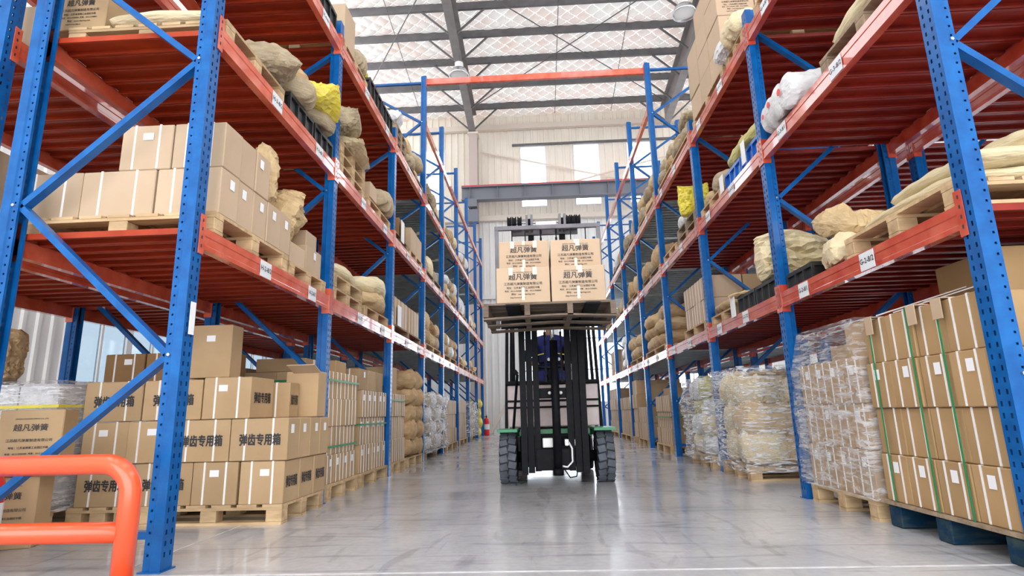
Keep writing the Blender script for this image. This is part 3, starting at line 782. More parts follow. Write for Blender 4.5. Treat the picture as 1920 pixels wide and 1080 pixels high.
def standing_bag(label, x, y, z, W, T, H, m='sack', seed=1, lean=0, yaw=0, group=None):
    """a bag standing up: local x axis of the bag mesh points up"""
    R = Matrix.Rotation(yaw, 3, 'Z') @ Matrix.Rotation(lean, 3, 'Y') @ Matrix.Rotation(-PI/2, 3, 'Y')
    o = sack(label, x, y, z+H/2*.97, H, W, T, m, 'bag', seed, R.to_euler(), 'bag', 'paper_bag' if m in ('sack', 'sackbr', 'sackcr') else 'bag', group)
    o.location = Vector((x, y, z+H*.5))-R @ Vector((0, 0, .41*T/.91)); return o

def crate(label, x0, x1, y0, y1, z, h, m='crate', group='plastic crates'):
    t = thing('crate', label, 'crate', ((x0+x1)/2, (y0+y1)/2, z), group=group)
    a, b = (x1-x0)/2, (y1-y0)/2; e = .012
    part('base', MB().bb((-a+.02, -b+.02, 0), (a-.02, b-.02, .015)), K[m], t)
    w_ = MB().bb((-a+.02, -b+.02, .015), (a-.02, -b+.02+e, h-.02)).bb((-a+.02, b-.02-e, .015), (a-.02, b-.02, h-.02)).bb((-a+.02, -b+.02+e, .015), (-a+.02+e, b-.02-e, h-.02)).bb((a-.02-e, -b+.02+e, .015), (a-.02, b-.02-e, h-.02))
    part('wall', w_, K[m], t)
    part('rim', MB().bb((-a, -b, h-.03), (a, -b+.03, h)).bb((-a, b-.03, h-.03), (a, b, h)).bb((-a, -b+.03, h-.03), (-a+.03, b-.03, h)).bb((a-.03, -b+.03, h-.03), (a, b-.03, h)), K[m], t)
    n = max(2, round(2*b/.14))
    for i in range(n+1):
        yy = -b+.012+(2*b-.024)*i/n
        for s in (1, -1): part('rib', MB().bb((s*(a-.02), yy-.008, .0), (s*a, yy+.008, h-.03)), K[m], t)
    return t
def notice(label, x, y, z, w_=.14, h=.20, side='L', lines=True):
    s = 1 if side == 'L' else -1
    t = thing('notice_sheet', label, 'paper sheet', (x, y, z), (0, 0, s*PI/2), group='paper sheets hung on the racks')
    part('sheet', MB().bb((-w_/2, -.002, 0), (w_/2, 0, h)), K['label'], t)
    return t
def film(label, x0, x1, y0, y1, z0, z1, m='wrap', seed=0, taper=.04, bulge=.02, top=True):
    """wrinkled stretch film round a load"""
    n = 14; nz = 16; vs = []; fs = []; R = []
    cx, cy = (x0+x1)/2, (y0+y1)/2; a, b = (x1-x0)/2, (y1-y0)/2
    ring = [(-1+2*i/n, -1) for i in range(n)]+[(1, -1+2*i/n) for i in range(n)]+[(1-2*i/n, 1) for i in range(n)]+[(-1, 1-2*i/n) for i in range(n)]
    N = len(ring)
    for j in range(nz+1):
        t = j/nz; k = 1+.0*t-taper*max(0, t-.75)*4
        for u, v in ring:
            nn = noise.noise(Vector((u*2.4, v*2.4, t*5+seed)))
            dr = bulge*(nn+.6*noise.noise(Vector((u*7, v*7, t*14+seed))))
            vs.append((u*(a*k+dr), v*(b*k+dr), z0+(z1-z0)*t))
    for j in range(nz):
        for i in range(N): fs.append((j*N+i, j*N+(i+1) % N, (j+1)*N+(i+1) % N, (j+1)*N+i))
    if top: fs.append(tuple(nz*N+i for i in range(N)))
    me = MB().add([(x, y, z-z0) for x, y, z in vs], fs).mesh('stretch_film', K[m], True)
    return tag(put('stretch_film', me, None, (cx, cy, z0)), label, 'plastic film')
def band(label, x0, x1, y0, y1, z=None, yb=None, z0=0, z1=0, m='green', wd=.018, group='green packing bands'):
    """horizontal band round a stack (z given) or vertical band over the stack at y=yb"""
    e = .008
    if z is not None:
        mb_ = MB().bb((x0-e, y0-e, z), (x1+e, y0-e+.003, z+wd)).bb((x0-e, y1+e-.003, z), (x1+e, y1+e, z+wd)).bb((x0-e, y0-e+.003, z), (x0-e+.003, y1+e-.003, z+wd)).bb((x1+e-.003, y0-e+.003, z), (x1+e, y1+e-.003, z+wd))
    else:
        mb_ = MB().bb((x0-e, yb-wd/2, z0), (x0-e+.003, yb+wd/2, z1+e)).bb((x1+e-.003, yb-wd/2, z0), (x1+e, yb+wd/2, z1+e)).bb((x0-e+.003, yb-wd/2, z1+e-.003), (x1+e-.003, yb+wd/2, z1+e))
    return tag(put('packing_band', mb_.mesh('packing_band', K[m])), label, 'packing band', group)

# ================================================================== LEFT SIDE, FLOOR
pallet('light wooden pallet under the text-printed cartons beside the first left post', -2.76, -1.75, 3.95, 4.70, 0, .13, skids='x', boards=6)
pallet('light wooden pallet behind the orange guard rail, under the leftmost printed cartons', -3.25, -2.80, 3.95, 4.70, 0, .13, skids='x', boards=3)
G1 = 'cartons stacked behind the first left post'
def c1(lb, x0, x1, z0, z1, y0=3.95, W=.35, **k): return carton(lb, (x0+x1)/2, y0+W/2, z0, x1-x0, W, z1-z0-.002, group=G1, jitter=.003, **k)
c1('printed carton, bottom row, farthest left above the pallet behind the guard rail', -3.20, -2.80, .13, .41, txt=[('front', 'big')])
c1('printed carton, bottom row, half hidden behind the first left post', -2.795, -2.385, .13, .41, txt=[('front', 'big')])
c1('strapped carton with white label, bottom row, third from the aisle corner end', -2.38, -2.065, .13, .41, lab=['front'])
c1('strapped carton with white label, bottom row at the aisle corner', -2.05, -1.745, .13, .41, W=.25, lab=['front'], txt=[('aisleL', 'bigv')])
c1('carton with sideways print, bottom row, second along the aisle before second post', -2.05, -1.745, .13, .41, y0=4.205, W=.25, txt=[('aisleL', 'bigv')])
c1('carton with sideways print, bottom row, third along the aisle beside second post', -2.05, -1.745, .13, .41, y0=4.46, W=.24, txt=[('aisleL', 'bigv')])
c1('labelled carton, second row, leftmost, above the rail-side printed carton', -3.20, -2.875, .412, .695, lab=['front'])
c1('labelled carton, second row, just left of the first blue post', -2.87, -2.56, .412, .695, lab=['front'])
c1('printed carton, second row, just right of the first blue post', -2.55, -2.145, .412, .695, txt=[('front', 'big')])
c1('printed carton, second row at the aisle corner', -2.14, -1.735, .412, .695, W=.19, txt=[('front', 'big')], lab=['aisleL'])
for i, t_ in enumerate(['second', 'third', 'fourth']):
    c1('labelled carton, second row, %s along the aisle from the corner' % t_, -2.14, -1.735, .412, .695, y0=4.145+.19*i, W=.185, lab=['aisleL'])
c1('printed carton, third row, leftmost, crossed by the blue brace', -3.22, -2.80, .697, .975, txt=[('front', 'big')])
c1('printed carton, third row, behind the first blue post', -2.79, -2.37, .697, .975, txt=[('front', 'big')])
c1('labelled carton, third row, rightmost full front, under the tall box', -2.36, -2.02, .697, .985, lab=['front'], txt=[('aisleL', 'bigv')])
c1('carton with sideways print, third row, set back behind the labelled one', -2.30, -1.90, .697, .96, y0=4.31, W=.17, txt=[('aisleL', 'bigv')])
c1('tall plain carton standing on edge on top beside the first left post', -2.53, -2.215, .987, 1.37, y0=4.0, W=.16, straps=0, lab=['front'])
c1('thin carton panel leaning behind the tall plain carton', -2.62, -2.30, .977, 1.33, y0=4.19, W=.06, straps=0)
t = c1('open-topped carton with a raised flap near the second left post', -2.02, -1.76, .697, 1.055, y0=4.50, W=.18, straps=0)
put('flap', MB().box((.04, -.16, .37), (.22, .15, .006), Matrix.Rotation(-.35, 3, 'X')).mesh('flap', K['cardl']), t)
for i in range(3): c1('dark strapped carton at the back of the top row, %s from the left' % ORD[i], -3.42+.33*i, -3.10+.33*i, .977 if i else .977, 1.22, y0=4.36, W=.3, m='cardd', lab=['front'] if i == 0 else None)
c1('open carton behind the top row next to the brace', -2.05, -1.80, 1.06, 1.2, y0=4.52, W=.15, straps=0) if False else None
# white wrapped load and printed cartons at the left edge
pallet('worn pallet under the white wrapped packs at the left edge', -4.15, -3.27, 3.78, 4.55, 0, .13, skids='x', boards=5)
for r in range(3):
    for c in range(3):
        tag(put('wrapped_pack', MB().bb((-.14, -.17, 0), (.14, .17, .275)).mesh('wrapped_pack', K['wsack'], bev=.02), None, (-4.02+.29*c, 3.97, .13+.28*r)),
            'white plastic-wrapped pack, %s row, %s from left, at left edge' % (['bottom', 'middle', 'top'][r], ORD[c]), 'pack', 'white wrapped packs')
film('cloudy stretch film round the white packs at the left edge', -4.19, -3.24, 3.77, 4.2, .12, .985, 'wrapw', 3, .0, .02)
band('yellow tape round the top of the white wrapped packs', -4.19, -3.24, 3.76, 4.2, z=.80, m='yellow', wd=.02, group=None)
carton('carton printed with company name, upper one at the left edge', -3.03, 3.40, .402, .32, .20, .375, 'card', lab=None, rz=.35, straps=0, txt=[('front', 'co')], jitter=0)
carton('carton printed with company name, lower one at the left edge', -3.13, 3.40, .0, .32, .20, .40, 'card', rz=.35, straps=0, txt=[('front', 'co')], jitter=0)
standing_bag('open kraft paper bag on top of the white wrapped packs', -3.90, 4.0, .99, .34, .18, .40, 'sack', 2, .1, .3)
carton('plain carton behind the kraft bag at the left edge', -4.05, 4.0, .99, .25, .3, .40, 'card', straps=0)
t = thing('fire_extinguisher', 'red fire extinguisher at the left edge behind the guard rail', 'fire extinguisher', (-3.02, 3.12, 0))
def extinguisher(t, k=1):
    part('cylinder', MB().lathe([(.001, 0), (.07*k, .0), (.075*k, .02), (.075*k, .36*k), (.06*k, .41*k), (.02, .44*k)], 16), K['red'], t, True)
    part('valve', MB().cyl((0, 0, .44*k), (0, 0, .49*k), .018).box((0, -.02, .50*k), (.02, .10, .012)), K['black'], t)
    part('hose', MB().tube([(0, -.02, .47*k), (-.06, -.05, .47*k), (-.09*k, -.05, .38*k), (-.09*k, -.03, .2*k)], .009), K['black'], t, True)
    part('label_band', MB().cyl((0, 0, .15*k), (0, 0, .28*k), .0765*k, 16, cap=False), K['label'], t)
extinguisher(t)

# further stacks along the left aisle
def lstack(nm, y0, y1, rows, cols, rowh, z0=.13, pal=True, near=False, bands=(), vb=(), **k):
    if pal: lp('wooden pallet under %s' % nm, y0, y1, 0, z0, dx=.0, dep=.95, wood='wood')
    stack('L', nm, y0, y1, z0, rows, cols, rowh, near=near, **k)
    for z in bands: band('green band round %s, %s' % (nm, 'upper' if z > .7 else 'lower'), LX-.95, LX-.028, y0, y1, z=z)
lstack('second left floor stack, just past the second post', 4.92, 5.74, 4, 4, .24, near=True, bands=(.43, 1.0), label_rows=(0,))
carton('low carton lying on the back of the second left floor stack', -2.30, 5.2, 1.094, .45, .4, .12, 'card', straps=0, lab=['aisleL'])
carton('open carton with flaps on the far end of second left floor stack', -2.15, 5.55, 1.094, .40, .3, .13, 'card', straps=0)
lstack('third left floor stack, banded green', 5.84, 6.84, 3, 5, .275, near=True, bands=(.60,), label_rows=(0, 1, 2))
for i in range(3):
    carton('open-flapped carton, %s from near end, topping the third left floor stack' % ORD[i], -2.06, 5.98+.3*i, .957, .42, .28, .22, 'card', lab=['aisleL'] if i == 0 else None)
lstack('fourth left floor stack beside the third post', 7.02, 7.80, 3, 4, .275, near=False, bands=(.87,))
carton('tall plain carton standing on the fourth left floor stack', -2.12, 7.3, .957, .5, .36, .34, 'card', straps=0)
lp('pallet under the pile of brown sacks past the third post', 7.86, 8.84, 0, .13, dx=.0, dep=.95)
for r in range(5):
    for c in range(2):
        sack('brown sack, %s layer, %s end of the pile past third left post' % (['bottom', 'second', 'third', 'fourth', 'top'][r], ['near', 'far'][c]), -2.06+.02*(r % 2), 8.10+.48*c, .13+.225*r, .62, .50, .27, 'sackbr', 'gather', r+c*2, (0, 0, .1*(r-2)), group='brown sacks on the left floor')
lp('pallet under the white filmed sacks past the fourth left post', 9.1, 11.0, 0, .12, dx=.0, dep=.95, wood='wooddk')
for r in range(4):
    for c in range(4):
        sack('%s sack, %s layer, %s from near end, under white film on left' % ('grey' if (r+c) % 2 else 'white', ['bottom', 'second', 'third', 'top'][r], ORD[c]), -2.08, 9.38+.46*c, .12+.22*r, .62, .50, .26, ['wsack', 'sackgy'][(r+c) % 2], 'gather', r+c, group='filmed sacks on the left floor')
film('white stretch film round the sacks past the fourth left post', -2.5, -1.76, 9.1, 11.0, .1, 1.03, 'wrapw', 5, .02, .05)
carton('dark carton above the white filmed sacks on the left', -2.35, 9.35, 1.04, .40, .34, .22, 'cardd', lab=['front'])
carton('second dark carton above the white filmed sacks on the left', -2.35, 9.75, 1.04, .40, .34, .22, 'cardd')
lstack('fifth left floor stack, tall cartons past fifth post', 11.15, 12.60, 3, 5, .28, nx=1)
lstack('sixth left floor stack, short pale cartons', 12.95, 14.30, 3, 4, .29, nx=1)
for r in range(3):
    sack('white sack, %s layer of the small far left pile' % ['bottom', 'middle', 'top'][r], -2.1, 14.95, .0+.3*r, .6, .46, .33, 'wsack', 'gather', r, group='far white sacks on the left floor')
    sack('brown sack, %s layer of the small far left pile' % ['bottom', 'middle', 'top'][r], -2.1, 15.45, .0+.3*r, .6, .46, .33, 'sackbr', 'gather', r+2, group='far brown sacks on the left floor')
film('white stretch film round the far left pile of sacks', -2.45, -1.78, 14.6, 16.5, .1, 1.0, 'wrapw', 9, .02, .05)
for r in range(4):
    sack('bright yellow sack, %s layer, at the far left end of the aisle' % ['bottom', 'second', 'third', 'top'][r], -2.03+.04*(r % 2), 17.2, .0+.27*r, .55, .5, .30, 'yellow', 'round', r, group='yellow sacks at the far left end')
t = thing('fire_extinguisher', 'small red fire extinguisher by the end wall, left of the forklift', 'fire extinguisher', (-1.74, 18.65, 0)); extinguisher(t, 1.25)

# second left row, floor and level goods seen through the gaps
for k, (y0, n) in enumerate(((5.1, 4),)):
    for r in range(4):
        for c in range(n):
            carton('carton in the %s pile behind the left rack, %s row, %s column' % (['nearer', 'farther'][k], ORD[r], ORD[c]), LX-1.25-.25, y0+.2+.4*c, .02+.30*r, .45, .39, .298, 'card', group='cartons stored behind the left rack')

for i, (y, x, h) in enumerate(((3.25, -3.50, .55), (4.1, -3.50, .50), (5.4, -3.5, .45))):  # cartons added to block the bright windows in the rack gap
    carton('added large carton, %s, screening the bright gap behind the nearest left shelf' % ORD[i], x, y, LZ[0]+.064, .75, .7, h, 'cardl', straps=2, jitter=0, group='added cartons behind the left shelf')
# ================================================================== LEFT SIDE, LEVELS
D1, D2, D3 = LZ[0]+.064, LZ[1]+.064, LZ[2]+.064
pallet('light pallet on the first left level nearest the camera', -2.93, -1.80, 2.97, 3.93, D1, .125, skids='x', boards=7)
zb = D1+.125; G2 = 'cartons on the nearest left shelf pallet'
def c2(lb, x0, x1, r, y0=3.0, W=.20, **k): return carton(lb, (x0+x1)/2, y0+W/2, zb+r*.285, x1-x0, W-.004, .283, 'cardl', group=G2, jitter=.004, **k)
c2('long strapped carton, lower row, far left on the nearest left shelf', -3.02, -2.635, 0, W=.3)
c2('long strapped carton, lower row, second from left on the nearest left shelf', -2.63, -2.19, 0, W=.3)
c2('strapped carton, upper row, left one with white sheet, nearest left shelf', -2.43, -2.12, 1, W=.3, lab=['front'])
c2('strapped carton, lower row, aisle corner of nearest left shelf', -2.185, -1.80, 0, lab=['aisleL'])
c2('strapped carton, upper row, aisle corner of nearest left shelf', -2.11, -1.80, 1, lab=['front'])
for i in range(4): c2('strapped carton, lower row, %s along the aisle on nearest left shelf' % ORD[i+1], -2.185, -1.80, 0, y0=3.2+.185*i, W=.185, lab=['aisleL'])
for i in range(2): c2('strapped carton, upper row, %s along the aisle on nearest left shelf' % ORD[i+1], -2.11, -1.80, 1, y0=3.2+.185*i, W=.185, lab=['aisleL'] if i else None)
standing_bag('tall crumpled kraft bag standing behind the nearest shelf cartons', -1.99, 3.78, zb+.285, .44, .24, .48, 'sack', 1, .0, .7)
lp('light pallet under the drooping kraft bag, first left level', 4.0, 4.73, D1, .11)
carton('pale printed carton at the second left post, first level', -2.02, 4.48, D1+.11, .38, .32, .22, 'cardl', straps=0, lab=['aisleL'])
carton('small pale carton atop the printed one, second left post', -2.06, 4.54, D1+.332, .34, .22, .16, 'cardl', straps=0)
carton('low carton under the drooping kraft bag, first left level', -2.02, 4.16, D1+.11, .38, .27, .16, 'cardl', straps=0)
standing_bag('kraft bag drooping over the low carton, first left level', -1.95, 4.18, D1+.27, .50, .26, .44, 'sack', 3, .45, .35)
# bay 1
lp('empty pale pallet past the second left post, first level, upper of two', 4.9, 5.75, D1+.125, .12)
lp('empty pale pallet past the second left post, first level, lower of two', 4.9, 5.75, D1, .12)
sack('flat kraft sack on the doubled pallets past second left post', -2.1, 5.25, D1+.245, .6, .7, .13, 'sackcr', 'flat', 2)
lp('pallet under the big cream sacks, first left level', 5.85, 6.80, D1, .12)
for r in range(2):
    sack('cream gathered sack, %s, on first left level before the third post' % ['lower', 'upper'][r], -2.1, 6.3, D1+.12+.17*r, .72, .85, .21, ['sack', 'sackcr'][r], 'gather', r+1, (0, 0, .1))
# bay 2
lp('dark pallet under the cartons past the third left post, first level', 7.05, 8.75, D1, .11, wood='wooddk')
for c in range(4):
    carton('pale strapped carton, %s from near end, past third left post, first level' % ORD[c], -2.08, 7.25+.4*c, D1+.11, .5, .37, .36, ['card', 'cardl'][c % 2], sax='y', straps=2)
notice('white notice sheet on the carton past the third left post, first level', -1.80, 7.28, D1+.10, .2, .27)
# bays 3..7 level 1
def shelf_sacks(side, nm, y0, y1, z, n, layers, mats_, kind='gather', h=.2, pal='wood', W=None, d=.30):
    """row of sacks on a pallet"""
    fx, s = (LX, -1) if side == 'L' else (RX, 1)
    (lp if side == 'L' else rp)('pallet under %s' % nm, y0, y1, z, .11, wood=pal)
    st = (y1-y0)/n
    for r in range(layers):
        for c in range(n):
            m_ = mats_[(r+c) % len(mats_)]
            w_ = {'sackbr': 'brown', 'sack': 'kraft', 'sackgy': 'dull', 'sackcr': 'cream', 'wsack': 'white', 'olive': 'olive', 'yellow': 'yellow'}[m_]
            hh = h*(rnd.uniform(.8, 1.25) if r == layers-1 else 1); kd = rnd.choice([kind, 'flat']) if r < layers-1 else rnd.choice([kind, 'flat', 'bag', 'flat'])
            sack('%s sack, %s layer, %s, in %s' % (w_, ['lower', 'upper', 'top'][r], ['nearest', 'second', 'third', 'fourth'][c], nm), fx+s*(d+rnd.uniform(-.02, .05)), y0+st*(c+.5), z+.11+h*.84*r, rnd.uniform(.56, .68), st*rnd.uniform(1.0, 1.16), hh, m_, kd, rnd.randrange(6), (0, rnd.uniform(-.05, .05), rnd.uniform(-.22, .22)), group='sacks in '+nm)
shelf_sacks('L', 'brown sacks on the fourth bay, first left level', 9.1, 10.55, D1, 3, 2, ['sackbr', 'sack'], h=.26)
lp('pallet under the pale upright cartons, fourth bay, first left level', 8.98, 9.05, D1, .1) if False else None
shelf_sacks('L', 'brown sacks on the fifth bay, first left level', 10.85, 12.6, D1, 4, 2, ['sackbr', 'sackbr', 'wsack'], h=.24)
shelf_sacks('L', 'pale sacks on the sixth bay, first left level', 12.9, 14.55, D1, 4, 1, ['sack', 'sackcr'], h=.2)
shelf_sacks('L', 'small sacks on the seventh bay, first left level', 14.85, 16.5, D1, 4, 1, ['sack', 'wsack', 'sackbr'], h=.2)
# level 2
lp('pallet under the flat paper sacks, second left level', 2.95, 3.75, D2, .12)
sack('flat kraft sack on the nearest pallet, second left level', -2.25, 3.2, D2+.12, .75, .55, .10, 'sackcr', 'flat', 1)
sack('second flat kraft sack deeper on the nearest pallet, second left level', -2.35, 3.55, D2+.12, .6, .4, .12, 'sack', 'flat', 3)
carton('carton printed with company name, second left level, upper left corner', -2.78, 3.12, D2+.12, .34, .3, .26, 'card', straps=0, txt=[('front', 'co')])
carton('plain carton, second left level, top left corner of view', -3.22, 3.12, D2+.01, .36, .3, .30, 'cardl', straps=0)
sack('crumpled open kraft bag poking into the aisle, second left level', -1.92, 3.60, D2+.13, .55, .42, .20, 'sackgy', 'bag', 4, (0, -.12, .5), 'bag', 'paper_bag')
crate('black crate under the brown and yellow sacks, second left level', -2.55, -1.80, 3.80, 4.25, D2, .15)
crate('black crate beside the second post, second left level', -2.55, -1.80, 4.28, 4.70, D2, .15)
sack('long brown sack lying nearest on the black crates, second left level', -2.0, 3.93, D2+.15, .65, .38, .20, 'sackgy', 'gather', 2, (0, 0, .5))
sack('long brown sack lying behind on the black crates, second left level', -1.98, 4.38, D2+.15, .62, .42, .18, 'sackgy', 'gather', 5, (0, 0, .9))
sack('upper brown sack leaning on the yellow sack, second left level', -2.02, 3.95, D2+.31, .55, .32, .16, 'sackbr', 'gather', 1, (0, 0, .7))
sack('crumpled yellow sack hanging over the aisle, second left level', -1.94, 4.32, D2+.30, .62, .50, .19, 'yellow', 'bag', 0, (0, .12, .35))
# level 2 bay 1
for k in range(3): lp('pallet %s in the pile of three past second left post, second level' % ['lowest', 'middle', 'topmost'][k], 4.95, 5.72, D2+.115*k, .11, wood='wood')
sack('kraft sack draped over the pallet pile past second left post', -1.98, 5.35, D2+.345, .6, .75, .10, 'sackcr', 'bag', 2, (0, .1, .2))
sack('dull kraft bag sticking up past second left post, second level', -1.90, 5.02, D2+.42, .50, .45, .2, 'sackgy', 'bag', 5, (0, -.2, .4), 'bag', 'paper_bag')
lp('pale pallet under the dull sack before third left post, second level', 5.85, 6.80, D2, .12)
carton('small pale carton on the pallet before third left post, second level', -1.95, 6.0, D2+.12, .3, .25, .18, 'cardl', straps=0)
sack('dull gathered sack before the third left post, second level', -2.02, 6.48, D2+.12, .62, .62, .28, 'sackgy', 'gather', 3)
standing_bag('small white bag standing past second left post, second level', -1.9, 5.72, D2+.34, .2, .12, .26, 'wsack', 2)
# level 2 bay 2
notice('white notice sheet hung past the third left post, second level', -1.795, 7.35, D2+.03, .18, .30)
carton('dark carton behind the notice sheet, second left level', -2.05, 7.45, D2+.12, .45, .4, .24, 'cardd', straps=0)
lp('dark pallet behind the notice sheet, second left level', 7.0, 7.8, D2, .115, wood='wooddk')
lp('pale pallet under the two pale cartons, second left level', 7.9, 8.8, D2, .115)
for c in range(2): carton('pale carton, %s of the two before fourth left post, second level' % ['nearer', 'farther'][c], -2.03, 8.15+.42*c, D2+.115, .42, .38, .34, 'cardl', straps=0)
shelf_sacks('L', 'dull sacks on the fourth bay, second left level', 9.1, 10.55, D2, 3, 1, ['sackgy', 'sackcr'], h=.3, pal='wooddk')
shelf_sacks('L', 'mixed sacks on the fifth bay, second left level', 10.9, 12.6, D2, 4, 2, ['sack', 'wsack', 'sackgy'], h=.22)
shelf_sacks('L', 'white sacks on the sixth bay, second left level', 12.95, 14.5, D2, 4, 1, ['wsack', 'sackgy'], h=.32)
shelf_sacks('L', 'pale sacks on the seventh bay, second left level', 14.9, 16.5, D2, 4, 1, ['wsack', 'sack'], h=.26)
# level 3
crate('black crate at the top of view, nearer of two, third left level', -2.5, -1.82, 3.70, 4.18, D3, .22)
crate('black crate just before the second left post, third left level', -2.5, -1.82, 4.22, 4.70, D3, .22)
lp('pallet under the tall pale carton, third left level', 4.90, 5.70, D3, .11)
carton('tall pale carton past the second left post, third left level', -2.0, 5.08, D3+.11, .36, .32, .42, 'cardl', straps=0)
sack('dull sack behind the tall pale carton, third left level', -2.02, 5.48, D3+.11, .5, .42, .22, 'sackgy', 'gather', 4)
crate('black crate with yellow bag, nearer of two, third left level', -2.5, -1.82, 5.80, 6.28, D3, .26)
crate('black crate before the third left post, third left level', -2.5, -1.82, 6.32, 6.80, D3, .26)
sack('yellow bag on the black crates, third left level', -2.1, 6.05, D3+.26, .5, .4, .14, 'yellow', 'bag', 1)
for k in range(3): lp('dark pallet %s in the pile past third left post, third level' % ['lowest', 'middle', 'topmost'][k], 7.0, 7.6, D3+.115*k, .11, wood='wooddk')
sack('white and green bag on the dark pallet pile, third left level', -1.95, 7.1, D3+.345, .35, .3, .2, 'wsack', 'bag', 3)
shelf_sacks('L', 'dull sacks before the fourth left post, third level', 7.75, 8.8, D3, 2, 2, ['sackgy', 'sack'], h=.22, pal='wooddk')
shelf_sacks('L', 'dull sacks on the fourth bay, third left level', 9.1, 10.5, D3, 3, 1, ['sackgy', 'sackgy', 'sackcr'], h=.3, pal='wooddk')
shelf_sacks('L', 'mixed sacks on the fifth bay, third left level', 10.9, 12.6, D3, 4, 1, ['sackcr', 'sackgy', 'sackbr'], h=.32)
shelf_sacks('L', 'dull sacks on the sixth bay, third left level', 12.95, 14.5, D3, 4, 1, ['sackgy', 'wsack'], h=.3)

# ================================================================== RIGHT SIDE, FLOOR
def rblue():
    t = thing('pallet', 'worn blue wooden pallet at the right edge under banded cartons', 'pallet', (RX+.52, 3.15, 0))
    for c in (-.45, 0, .40):
        part('skid', MB().box((0, c, .06), (1.0, .11, .115)), K['woodbl'], t, bev=.006)
    for i in range(7): part('top_board', MB().box((-.45+.15*i, 0, .129), (.12, 1.05, .018)), K['wooddk'], t)
    return t
rblue()
def rfront(nm, y0, y1, z0, rows, cols, rowh, xin=.03, lx=.42, nx=3, labr=(), m='card'):
    stack('R', nm, y0, y1, z0, rows, cols, rowh, lx=lx, nx=nx, m=m, inset=xin, label_rows=labr)
rfront('big green-banded stack at right edge', 2.66, 3.62, .139, 4, 4, .262, labr=(0, 2), m='cardr')
for i, yb in enumerate((2.92, 3.16, 3.52)):
    band('vertical green band on the big right stack, %s from the near end' % ORD[i], RX+.026, RX+1.25, 2.66, 3.62, yb=yb, z0=.14, z1=1.19, wd=.012)
for i, y in enumerate((2.9, 3.1, 3.5)):
    tag(put('cardboard_scrap', MB().bb((-.05, -.035, -.10), (-.044, .035, 0)).bb((-.05, -.035, 0), (.03, .035, .005)).mesh('cardboard_scrap', K['cardl']), None, (RX+.058, y, 1.192)), 'folded cardboard edge protector under a green band, %s from near end' % ORD[i], 'cardboard', 'edge protectors on the big right stack')
carton('large carton with white straps on top of the big right stack', 2.75, 3.2, 1.19, .7, .5, .28, 'cardr', straps=2, jitter=0)
for i, (a, b) in enumerate((((2.02, 3.46, 1.2), (2.95, 2.9, 1.50)), ((2.06, 3.36, 1.2), (2.98, 2.72, 1.50)))):
    tag(put('cord', MB().tube([a, ((a[0]+b[0])/2, (a[1]+b[1])/2, (a[2]+b[2])/2-.01), b], .004, 6).mesh('cord', K['strap'], True)), ['white cord slanting over the big right stack, farther one', 'white cord slanting over the big right stack, nearer one'][i], 'cord')
# filmed cartons
pallet('light block pallet under the filmed cartons', RX+.01, RX+1.0, 3.70, 4.55, 0, .125, skids='x', boards=6)
rfront('filmed stack by second right post', 3.70, 4.55, .125, 3, 4, .285, nx=2, labr=(0, 1, 2), m='cardr')
carton('upper carton at the near end of the filmed stack top', 2.35, 3.88, .982, .45, .3, .24, 'card')
carton('small carton beside the upper one on the filmed stack', 2.38, 4.20, .982, .42, .28, .12, 'card')
film('wrinkled clear stretch film round the cartons by second right post', RX-.005, RX+.97, 3.675, 4.585, .12, 1.235, 'wrap', 2, .10, .012)
film('second layer of clear stretch film, lower half of the filmed cartons', RX-.025, RX+.99, 3.655, 4.6, .13, .98, 'wrap', 6, .0, .018, False)
# filmed sacks
pallet('wooden pallet under the filmed beige sacks past second right post', RX-.02, RX+1.1, 5.72, 6.56, 0, .13, skids='x', boards=7)
for r in range(3):
    for c in range(3):
        sack('beige sack, %s layer, %s from the aisle, filmed pile past second right post' % (['bottom', 'middle', 'top'][r], ORD[c]), RX+.24+.34*c+.03*((r*c) % 2), 5.98, .13+.275*r, .50, .56, .34, ['sackcr', 'sack', 'sackcr'][(r+c) % 3], ['gather', 'bag', 'flat'][(r*2+c) % 3], (r*3+c*2) % 6, (.06*(c-1), .05*(r-1), .35*((r+c) % 3-1)), group='beige filmed sacks, front')
    sack('beige sack, %s layer, aisle side, back of the filmed pile' % ['bottom', 'middle', 'top'][r], RX+.28, 6.36, .13+.275*r, .6, .46, .34, 'sackcr', ['flat', 'gather', 'bag'][r], r, (0, .06, .2*(r-1)), group='beige filmed sacks, back')
tag(put('cover_sheet', MB().bb((-.5, -.36, 0), (.5, .36, .02)).mesh('cover_sheet', K['sackbr'], bev=.008), None, (RX+.58, 6.12, .99), (.0, .02, 0)), 'dark sheet covering the top of the filmed beige sacks', 'sheet')
film('cloudy stretch film on the aisle corner of the beige sacks', RX-.06, RX+.55, 5.66, 6.56, .08, 1.08, 'wrapw', 12, .06, .05, False)
band('green band down the front of the beige filmed sacks', RX+.45, RX+.468, 5.66, 6.5, yb=5.672, z0=.13, z1=1.02, wd=.018, group=None)
rp('pallet under the white filmed sacks before the third right gap', 6.95, 7.85, 0, .13, dx=-.02)
for r in range(4):
    for c in range(2):
        sack('white and yellow sack, %s layer, %s end, pile past third right post' % (['bottom', 'second', 'third', 'top'][r], ['near', 'far'][c]), RX+.28+(.04 if r == 2 else 0), 7.18+.44*c, .13+.22*r, .62, .48, .26, ['wsack', 'sackcr', 'wsack', 'olive'][(r+c) % 4], 'gather', r+c+1, group='white filmed sacks on the right floor')
film('cloudy stretch film round the white sacks past third right post', RX-.09, RX+.85, 6.9, 7.9, .08, 1.06, 'wrapw', 21, .08, .06)
